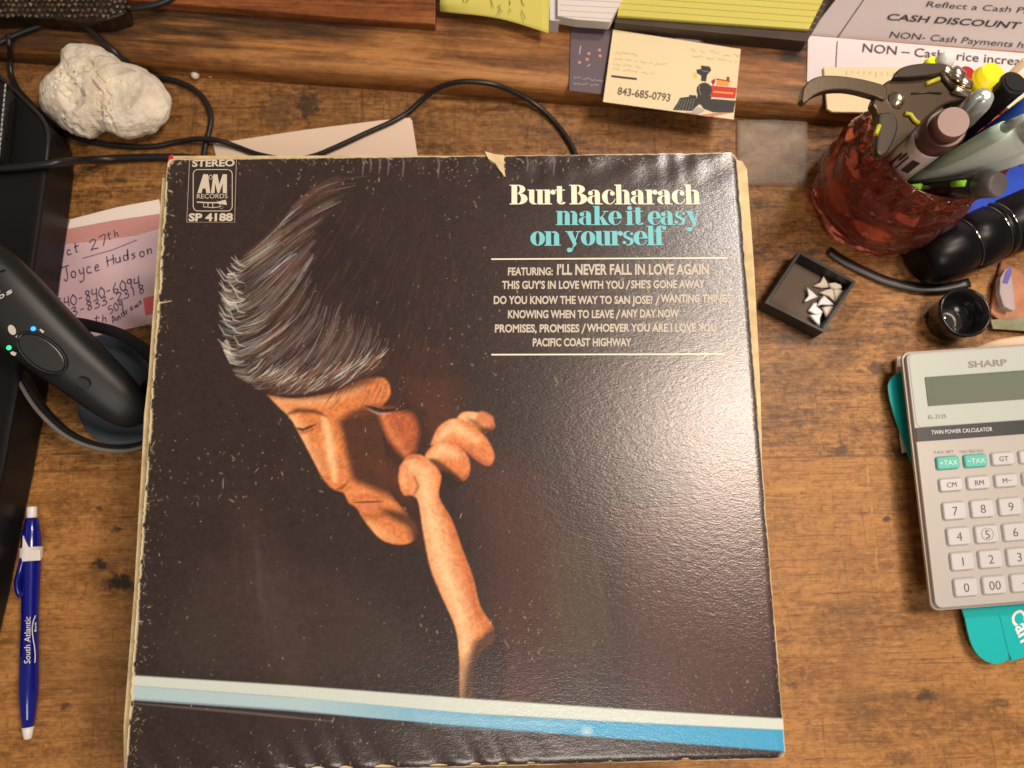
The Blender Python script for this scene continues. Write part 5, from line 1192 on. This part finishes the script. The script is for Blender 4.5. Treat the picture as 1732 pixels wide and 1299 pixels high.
# pliers
def build_pliers():
    t = thing('hole_punch_pliers', 'bronze grey pliers with paint flecks propped across the pens in the red glass', 'pliers', P(1510, 170, .10))
    bm_ = mat('bronze_metal', S(96, 82, 66), .32, .7, bump=(500, .15, .0003)); br2 = mat('bright_metal', S(196, 180, 160), .22, 1.0); dk = mat('dark_metal', S(74, 66, 58), .4, .7)
    tilt = Vector((.12, -.05, 1)).normalized(); c0 = P(1510, 170, .118)
    f = lambda x, y, l=0: PP(x, y, c0 + tilt * l, tilt)
    def plate(pts, l, h, m, nm): 
        pp = smooth_line(pts + [pts[0]], 4)[:-1]
        mb = MB(); mb.prism([f(x, y, l) for x, y in pp], h, -tilt); return mb.build(nm, m, t, bevel=.0012, seg=2)
    plate([(1356, 168), (1360, 148), (1374, 133), (1398, 127), (1440, 130), (1482, 139), (1500, 148), (1498, 168), (1480, 162), (1440, 152), (1405, 152), (1380, 160), (1362, 174)], .002, .005, bm_, 'handle')
    plate([(1476, 175), (1484, 158), (1502, 136), (1540, 126), (1590, 120), (1612, 126), (1638, 150), (1640, 164), (1600, 176), (1566, 202), (1534, 236), (1502, 262), (1486, 258), (1488, 220), (1484, 190)], 0, .006, bm_, 'body_plate')
    plate([(1513, 130), (1522, 116), (1545, 108), (1580, 106), (1604, 110), (1590, 124), (1545, 130)], .0045, .004, dk, 'jaw')
    plate([(1488, 190), (1510, 190), (1520, 210), (1512, 240), (1498, 262), (1484, 256), (1486, 220)], .003, .004, dk, 'handle')
    mb = MB(); mb.lathe(f(1513, 172, -.002), f(1513, 172, .01), [(0, .0048), (.0035, .0048), (.0048, .0036), (.0052, .001)]); mb.build('rivet', br2, t)
    for (x0, y0, x1, y1, r) in ((1592, 116, 1610, 126, .0032), (1608, 120, 1626, 134, .0042), (1622, 136, 1642, 146, .003), (1612, 150, 1640, 160, .0024)):
        mb = MB(); p, q = f(x0, y0, .002), f(x1, y1, .002); mb.lathe(p, q, [(0, r * .8), (.001, r), ((q - p).length - .001, r), ((q - p).length, r * .8)]); mb.build('roller', br2, t)
    mb = MB(); mb.tube([f(*q, .0005) for q in ((1542, 158), (1570, 156), (1592, 158))], .0005, 6); mb.tube([f(*q, .001) for q in ((1586, 122), (1600, 135), (1612, 150))], .0018, 8); mb.build('edge_line', dk, t)
    mb = MB()
    for pts in ([(1566, 142), (1588, 133)], [(1530, 192), (1540, 194), (1546, 203), (1554, 209)], [(1481, 228), (1487, 212)]):
        mb.tube([f(*q, .0035 if pts[0][0] == 1481 else .0008) for q in pts], .0013, 6)
    mb.build('paint_fleck', mat('yellow_paint', S(190, 180, 40), .5), t)
build_pliers()

# ------------------------------------------------------------------ flashlight, blue case, strap, loupe
def build_flashlight():
    t = thing('black_flashlight', 'black ribbed flashlight lying beside the red glass', 'flashlight', P(1640, 400, 0))
    a, b = P(1554, 447, .018), P(1810, 334, .018)
    q = .86
    mb = MB(); mb.lathe(a, b, [(d_, r_ * q) for d_, r_ in ((0, .013), (.002, .0165), (.006, .0190), (.012, .0215), (.022, .0225), (.030, .0225), (.031, .0215), (.0325, .0215), (.0335, .0225), (.052, .0228), (.053, .0218), (.0545, .0218), (.0555, .0228), (.058, .0228), (.059, .0218), (.0605, .0218), (.0615, .0228), (.12, .0228))], 48)
    mb.build('barrel', mat('flashlight_black', (.004, .004, .0045), .32, spec=.16), t)
    mb = MB()
    d = (b - a).normalized()
    for q in (.0322, .0538, .0598): mb.lathe(a + d * q, b, [(0, 0.0219 * .86), (.0006, 0.0221 * .86), (.0012, 0.0219 * .86)], 48, caps=False)
    mb.build('shiny_ring', mat('dark_chrome', S(120, 118, 116), .12, 1.0), t)
build_flashlight()
mb = MB(); mb.tube([Vector(q) for q in smooth_line([tuple(P(x, y, z)) for x, y, z in ((1402, 424, .002), (1425, 440, .002), (1460, 458, .002), (1500, 475, .003), (1545, 486, .004), (1590, 488, .006), (1640, 478, .009))], 6)], .0033, 10, flat=.4)
o = mb.build('black_strap', M['black_cable']); tag(o, 'black wrist strap running from the flashlight under the red glass', 'strap')
t = thing('blue_plastic_case', 'blue plastic case with a round hole behind the flashlight', 'case', P(1680, 320, 0))
mb = MB(); mb.prism(PL([(1572, 398), (1580, 370), (1640, 318), (1690, 250), (1760, 200), (1850, 210), (1830, 310), (1640, 392)], .028), .027); mb.build('case_body', mat('royal_blue', S(36, 78, 200), .28, var=(40, S(20, 40, 120), .25)), t, bevel=.003, seg=3)
mb = MB(); mb.lathe(P(1716, 272, .0278), P(1716, 272, .06), [(0, .0052), (.0005, .0052)]); mb.build('hole', mat('dark_navy', S(16, 22, 70), .4), t)

def build_loupe():
    t = thing('eye_loupe', 'round black eye loupe standing open end up near the calculator', 'loupe', P(1625, 540, 0))
    c = P(1626, 540, .0); z1 = .024; tp = P(1634, 527, z1); c = Vector((tp.x, tp.y, 0))
    mb = MB(); mb.lathe(c + Vector((0, 0, .0004)), c + Vector((0, 0, 1)), [(0, .0125), (.001, .0135), (.010, .0145), (.018, .0158), (.0225, .0166), (.0236, .0160), (.0232, .0148), (.012, .0125), (.006, .0110), (.0055, .0005)], 48)
    mb.build('shell', M['black_gloss'], t)
    mb = MB(); mb.ball(c + Vector((-.002, -.002, .0062)), .0095, sz=.35); mb.build('lens', mat('lens_glass', (.03, .026, .022), .05, coat=1.0), t)
build_loupe()

# purple tipped clear tag and scraps
t = thing('clear_plastic_tag', 'clear plastic tag with a purple end between the loupe and the right edge', 'tag', P(1700, 490, 0))
mb = MB(); f = on(.012); mb.prism([f(*q) for q in ((1692, 470), (1700, 456), (1711, 447), (1712, 470), (1716, 500), (1718, 522), (1714, 526), (1698, 518), (1691, 495))], .005); mb.build('clear_strip', mat('hazy_plastic', S(196, 184, 186), .25, alpha=.7), t, bevel=.0006)
mb = MB(); f = on(.0124); mb.prism([f(*q) for q in ((1696, 478), (1702, 458), (1711, 448), (1711, 464), (1704, 480))], .0004); mb.build('purple_end', mat('violet_print', S(92, 84, 158), .5), t)
mb = MB(); mb.prism(PL([(1695, 440), (1760, 480), (1770, 560), (1690, 540), (1676, 528), (1684, 480)], .0035), .003)
o = mb.build('leather_scrap', mat('peach_leather', S(196, 136, 98), .6, var=(60, S(150, 92, 56), .2)), bevel=.001, loc=P(1730, 500, 0)); tag(o, 'peach brown folded scrap under the clear tag at the right edge', 'scrap')
mb = MB(); mb.prism(PL([(1676, 541), (1770, 532), (1770, 562), (1680, 556)], .0050), .0012)
o = mb.build('green_scrap', mat('olive_scrap', S(110, 110, 74), .5, var=(90, S(160, 160, 130), .2)), loc=P(1720, 545, 0)); tag(o, 'narrow olive green scrap beside the loupe at the right edge', 'scrap')

# ------------------------------------------------------------------ tray of shark teeth
def build_tray():
    t = thing('black_tray', 'small black open box holding shark teeth', 'box', P(1370, 505, 0))
    z = .016; q = [P(x, y, z) for x, y in ((1352, 424), (1448, 476), (1393, 562), (1294, 512))]
    c = sum(q, Vector()) / 4
    ins = [c + (p - c) * .915 for p in q]
    mb = MB(); n = 4; out_b = [Vector((p.x, p.y, .0005)) for p in q]
    # outer walls, rim, inner walls, floor
    inb = [Vector((p.x, p.y, .0030)) for p in [c + (p - c) * .88 for p in q]]
    vs = q + ins + inb + out_b; fs = []
    for i in range(4):
        j = (i + 1) % 4; fs += [(i, 4 + i, 4 + j, j), (4 + i, 8 + i, 8 + j, 4 + j), (12 + i, i, j, 12 + j)]
    fs.append((8, 11, 10, 9)); fs.append((12, 13, 14, 15))
    mb.add(vs, fs); mb.build('box_shell', mat('matte_black_card', (.014, .013, .013), .5), t)
    g4 = [inb[0] + (inb[1] - inb[0]) * .03, inb[0] + (inb[1] - inb[0]) * .97, inb[3] + (inb[2] - inb[3]) * .97, inb[3] + (inb[2] - inb[3]) * .03]
    mb = MB(); mb.prism([p + Vector((0, 0, .0006)) for p in g4], .0004); mb.build('felt_lining', mat('grey_brown_felt', S(104, 90, 80), .9, bump=(1500, .6, .0003)), t)
build_tray()
M['tooth'] = mat('tooth_enamel', S(226, 212, 186), .35, var=(160, S(206, 198, 190), .2)); M['tooth_white'] = mat('tooth_white', S(226, 226, 230), .3)
Z0 = lambda px, py: (px / 7.215 + 1280, py / 7.215 + 410)
TEETH = [([(690, 530), (770, 490), (815, 405), (850, 470), (890, 545), (800, 556)], 0, 'cream shark tooth at the upper end of the heap in the black box'),
         ([(605, 540), (680, 600), (745, 665), (680, 690), (600, 725), (580, 710), (630, 655), (620, 600)], 1, 'white forked shark tooth nearest the bare side of the black box'),
         ([(875, 500), (950, 488), (1030, 520), (1040, 560), (960, 575), (900, 550)], 0, 'greyish shark tooth tucked against the far wall of the black box'),
         ([(760, 612), (850, 575), (925, 555), (950, 620), (950, 735), (880, 660), (800, 630)], 0, 'large cream shark tooth in the middle of the heap in the black box'),
         ([(930, 570), (1000, 570), (1075, 590), (1030, 660), (960, 735), (945, 640)], 0, 'broad cream shark tooth at the far right of the heap in the black box'),
         ([(735, 780), (770, 700), (820, 645), (880, 700), (950, 765), (860, 765), (790, 760)], 1, 'white arched shark tooth below the largest one in the black box'),
         ([(625, 830), (690, 740), (735, 730), (740, 790), (810, 850), (770, 900), (690, 870)], 1, 'white shark tooth with a notch near the front wall of the black box'),
         ([(640, 885), (740, 880), (800, 850), (770, 930), (770, 1030), (720, 980)], 1, 'long white shark tooth pointing at the front corner of the black box'),
         ([(800, 790), (880, 775), (985, 780), (930, 850), (885, 970), (840, 900)], 0, 'cream triangular shark tooth lowest to the right in the black box')]
for k, (pts, w, lab) in enumerate(TEETH):
    z = .0062 + .0010 * (k % 3); mb = MB(); pp = [P(*Z0(*q), z) for q in pts]; c = sum(pp, Vector()) / len(pp)
    n = len(pp); top = [c + (p - c) * .84 + Vector((0, 0, .0007)) for p in pp]
    a_ = sum(pp[i].x * pp[(i + 1) % n].y - pp[(i + 1) % n].x * pp[i].y for i in range(n))
    if a_ < 0: pp.reverse(); top.reverse()
    bot = [p + Vector((0, 0, -.0012)) for p in pp]
    vs = top + pp + bot; fs = [tuple(range(n)), tuple(range(3 * n - 1, 2 * n - 1, -1))]
    for i in range(n):
        j = (i + 1) % n; fs += [(n + i, n + j, j, i), (2 * n + i, 2 * n + j, n + j, n + i)]
    mb.add(vs, fs); o = mb.build('shark_tooth', M['tooth_white' if w else 'tooth'], bevel=.0003); tag(o, lab, 'tooth', 'shark teeth in the black box')

# ------------------------------------------------------------------ calculator and what lies under it
def build_calculator():
    zt = .024
    A, B = P(1532, 597, zt), P(1583, 1030, zt)
    dy = (A - B).normalized(); dx = Vector((dy.y, -dy.x, 0)); H = (A - B).length; Wd = .112
    dxt = (P(1732, 583, zt) - A).normalized(); dx = dxt
    f = on(zt)
    loc = lambda u, v, z=zt: Vector((A.x + dx.x * u - dy.x * v, A.y + dx.y * u - dy.y * v, z))
    t = thing('desk_calculator', 'white and silver desk calculator at the right edge of the desk', 'calculator', (B.x, B.y, 0))
    cshell = mat('champagne_plastic', S(180, 176, 170), .4, .12, bump=(3000, .08, .0001)); ctop = mat('pale_green_plastic', S(182, 190, 182), .35)
    def rrect(u0, v0, u1, v1, r, z, k=5):
        out = []
        for cu, cv, a0 in ((u1 - r, v0 + r, -90), (u1 - r, v1 - r, 0), (u0 + r, v1 - r, 90), (u0 + r, v0 + r, 180)):
            for i in range(k + 1):
                a = math.radians(a0 + 90 * i / k); out.append(loc(cu + r * math.cos(a), cv + r * math.sin(a), z))
        return out
    def px_uv(x, y):
        p = f(x, y) - A; m2 = dx.x * -dy.y + dx.y * dy.x
        u = (p.x * -dy.y + p.y * dy.x) / m2; v = (dx.x * p.y - dx.y * p.x) / m2
        return u, v
    mb = MB(); l1, l2, l3 = rrect(-.0012, -.0010, Wd, H + .0014, .005, zt - .0030), rrect(-.0014, -.0012, Wd, H + .0016, .005, zt - .0046), rrect(.012, .012, Wd - .012, H - .012, .005, zt - .0140)
    n = len(l1); vs = l1 + l2 + l3; fs = [tuple(range(n - 1, -1, -1)), tuple(range(2 * n, 3 * n))]
    for i in range(n):
        j = (i + 1) % n; fs += [(i, j, n + j, n + i), (n + i, n + j, 2 * n + j, 2 * n + i)]
    mb.add(vs, fs); mb.build('bottom_shell', mat('silver_grey_plastic', S(176, 168, 160), .3, .3), t)
    mb = MB(); mb.prism(rrect(0, 0, Wd - .002, H, .0045, zt), .004); mb.build('face_plate', cshell, t, bevel=.0009, seg=3)
    u0, v0 = px_uv(1562, 806); vb1 = px_uv(1549, 724)[1]; vb2 = px_uv(1553, 747)[1]
    mb = MB(); mb.prism(rrect(.0012, .0012, Wd - .0032, vb1 - .0002, .0035, zt + .0004), .0008); mb.build('top_panel', ctop, t, bevel=.0003)
    mb = MB(); mb.prism(rrect(.0004, vb1, Wd - .0024, vb2, .0004, zt + .0006), .0010); mb.build('dark_band', mat('charcoal_band', S(52, 54, 58), .4), t)
    # display
    d0, d1 = px_uv(1565, 640), px_uv(1572, 687)
    mb = MB(); mb.prism(rrect(d0[0], d0[1], Wd - .012, d1[1], .0008, zt + .0008), .0008); scr = mb.build('display', mat('lcd_grey', S(112, 120, 106), .1), t)
    mb = MB(); e = .0006
    fr_ = [rrect(d0[0] - e, d0[1] - e, Wd - .012 + e, d0[1], .0002, zt + .0010), rrect(d0[0] - e, d0[1], d0[0], d1[1], .0001, zt + .0010)]
    for q in fr_: mb.prism(q, .0008)
    mb.build('display_edge', mat('display_shade', S(96, 98, 84), .5), scr)
    mb = MB()
    fl = on(zt + .0004)
    text_px(mb, 'SHARP', (1638, 622), (1703, 618), (1637, 611), fl, .02, 0, .0003)
    M['print_grey'] = mat('print_grey', S(140, 134, 124), .6); mb.build('maker_lettering', M['print_grey'], t); mb = MB()
    text_px(mb, 'EL-2125', (1570, 709), (1600, 707), (1569.6, 702), fl, .0, 0, .0003)
    mb.build('type_lettering', M['print_grey'], t); mb = MB()
    text_px(mb, 'TAX SET', (1579, 768), (1613, 766), (1578.7, 763), on(zt), -.005, 0, .0003); text_px(mb, 'TAX RECALL', (1622, 767), (1664, 764), (1621.7, 762), on(zt), -.005, 0, .0003)
    mb.build('tax_lettering', M['print_grey'], t)
    mb = MB(); text_px(mb, 'TWIN POWER CALCULATOR', (1575, 735), (1678, 729), (1574.5, 728), on(zt + .0006), .0, 0, .0003); mb.build('band_lettering', M['ink_white'], t)
    # keys: columns follow the pixel spacing of the photo
    kw = mat('silver_key', S(200, 199, 201), .35, .1); kt = mat('teal_key', S(96, 190, 176), .35); kink = mat('key_ink', S(92, 88, 84), .6); wink = mat('key_white_ink', S(214, 236, 230), .5)
    rows = [(1601, 783, .0076, ('+TAX', '\u2212TAX', 'GT', '', '')), (1606, 820, .0076, ('CM', 'RM', 'M\u2212', 'M+', '')), (1612, 864, .0102, ('7', '8', '9', '', '')),
            (1619, 907, .0102, ('4', '5', '6', '', '')), (1625, 949, .0102, ('1', '2', '3', '', '')), (1631, 993, .0102, ('0', '00', '.', '', ''))]
    pu = px_uv(1706, 858)[0] - px_uv(1659, 861)[0]
    for (x, y, hk, labs) in rows:
        uu, vv = px_uv(x, y)
        for c, lab in enumerate(labs):
            u = uu + pu * c; w = .0140
            if u + w / 2 > Wd - .006: continue
            mb = MB()
            teal = lab.endswith('TAX')
            bot = rrect(u - w / 2 - .0004, vv - hk / 2 - .0004, u + w / 2 + .0004, vv + hk / 2 + .0004, .0018, zt + .0002); topk = rrect(u - w / 2 + .0005, vv - hk / 2 + .0005, u + w / 2 - .0005, vv + hk / 2 - .0005, .0014, zt + .0022)
            n = len(bot); mid = rrect(u - w / 2, vv - hk / 2, u + w / 2, vv + hk / 2, .0016, zt + .0017)
            vs = topk + mid + bot; fs = [tuple(range(n - 1, -1, -1))]
            for i in range(n):
                j = (i + 1) % n; fs += [(i, j, n + j, n + i), (n + i, n + j, 2 * n + j, 2 * n + i)]
            mb.add(vs, fs); ko = mb.build('key', kt if teal else kw, t)
            if teal: ko['label'] = 'teal tax key'
            if lab:
                mb = MB(); big = hk > .008
                ch = .0054 if big else .0032
                _, _, tw = text_mesh(lab, -.006 if big else 0); wd = tw * ch / CAPH
                if lab == '.': O = loc(u - .0006, vv + .0006, zt + .0022)
                elif len(lab) > 2: wd = min(wd, w * .82); O = loc(u - wd / 2, vv + ch / 2, zt + .0022)
                else: O = loc(u - wd / 2, vv + ch / 2, zt + .0022)
                text_on(mb, lab, O, dx * wd, dy * ch, -.006 if big else 0, 0, .0002)
                if lab == '5':
                    mb.ribbon([loc(u + .0036 * math.cos(k * .3142), vv + .0036 * math.sin(k * .3142), zt + .0024) for k in range(21)], .0002)
                mb.build('legend', wink if teal else kink, ko)
build_calculator()

t = thing('teal_card', 'bright teal card with white lettering sticking out from under the calculator', 'card', P(1620, 900, 0))
tz = .008; f = on(tz)
mb = MB()
mb.prism([f(*q) for q in [tuple(v) for v in smooth_line([(1632, 1045), (1640, 1080), (1650, 1102), (1664, 1116), (1680, 1122), (1694, 1121), (1705, 1116)], 4)] + [(1708, 1118)] + [(1712, 1118), (1760, 1102), (1780, 800), (1700, 600), (1600, 622)] + [tuple(v) for v in smooth_line([(1530, 627), (1514, 633), (1504, 646), (1503, 662), (1512, 700), (1545, 790)], 4)]], .0012)
mb.build('card_stock', mat('teal_card', S(0, 178, 178), .35), t)
mb = MB(); mb.prism([f(*q) + Vector((0, 0, .0001)) for q in ((1704, 1097), (1706, 1104), (1712, 1117), (1707, 1117))], .0002); mb.ribbon([f(1690, 1040) + Vector((0, 0, .0001)), f(1704, 1098) + Vector((0, 0, .0001))], .0003); mb.build('slit', mat('dark_teal', S(0, 84, 88), .6), t)
mb = MB(); A_, B_, T_ = f(1708, 1040), f(1727, 1088), f(1730, 1026)
text_on(mb, 'Can', A_, B_ - A_, T_ - A_, .02, 0, .0002); mb.build('white_lettering', M['ink_white'], t)
mb = MB(); mb.prism(PL([(1517, 604), (1540, 600), (1560, 760), (1528, 766), (1524, 740), (1518, 640)], .0055), .002)
o = mb.build('white_scrap', mat('pinkish_white_paper', S(226, 204, 196), .7), loc=P(1530, 640, 0)); tag(o, 'pinkish white paper edge peeping out left of the calculator', 'paper')
o = curl_sheet([[(1640, 592, .010), (1690, 574, .018), (1780, 562, .022)], [(1640, 612, .010), (1700, 605, .018), (1780, 600, .022)]], 'folded_paper', mat('beige_paper', S(218, 192, 160), .7), .0004)
tag(o, 'beige folded paper peeping out behind the top of the calculator', 'paper')

# dark ornate casting at the top left corner, on the ledge
def build_casting():
    r = random.Random(9); t = thing('ornate_bronze_base', 'dark ornate bronze base with scaly relief at the top left corner of the ledge', 'ornament', P(100, 10, ZL))
    z = .034; m = mat('dark_bronze', S(72, 58, 42), .35, .55, bump=(260, .7, .001), var=(150, S(40, 30, 22), .2))
    mb = MB(); mb.prism([P(x, y, z) for x, y in ((-60, 30), (30, 26), (70, 30), (130, 34), (180, 32), (212, 22), (205, -10), (180, -80), (-60, -80))], z - ZL); mb.build('base_plate', m, t, bevel=.002, seg=3)
    mb = MB()
    for row in range(7):
        for k in range(26):
            x, y = -24 + k * 9.4 + (4.7 if row % 2 else 0) + r.uniform(-1.5, 1.5), 26 - row * 9 + r.uniform(-1, 1) - (6 if k > 22 else 0)
            c = P(x, y, z + .0004); a_ = r.uniform(-.3, .3); w_, h_ = r.uniform(.0014, .0021), r.uniform(.0013, .002)
            q = [(-w_, 0), (0, h_), (w_, 0), (0, -h_)]; q = [Vector((p[0] * math.cos(a_) - p[1] * math.sin(a_), p[0] * math.sin(a_) + p[1] * math.cos(a_), 0)) for p in q]
            mb.add([c + p for p in q] + [c + Vector((r.uniform(-.0004, .0004), r.uniform(-.0004, .0004), r.uniform(.0006, .0016)))], [(0, 4, 1), (1, 4, 2), (2, 4, 3), (3, 4, 0)])
    mb.build('scale_relief', mat('worn_bronze', S(92, 78, 60), .45, .2, var=(120, S(50, 40, 30), .12)), t)
    mb = MB(); mb.ball(P(187, 41, ZL + .004), .0032); mb.ball(P(38, 34, ZL + .004), .003); mb.build('foot', m, t)
build_casting()
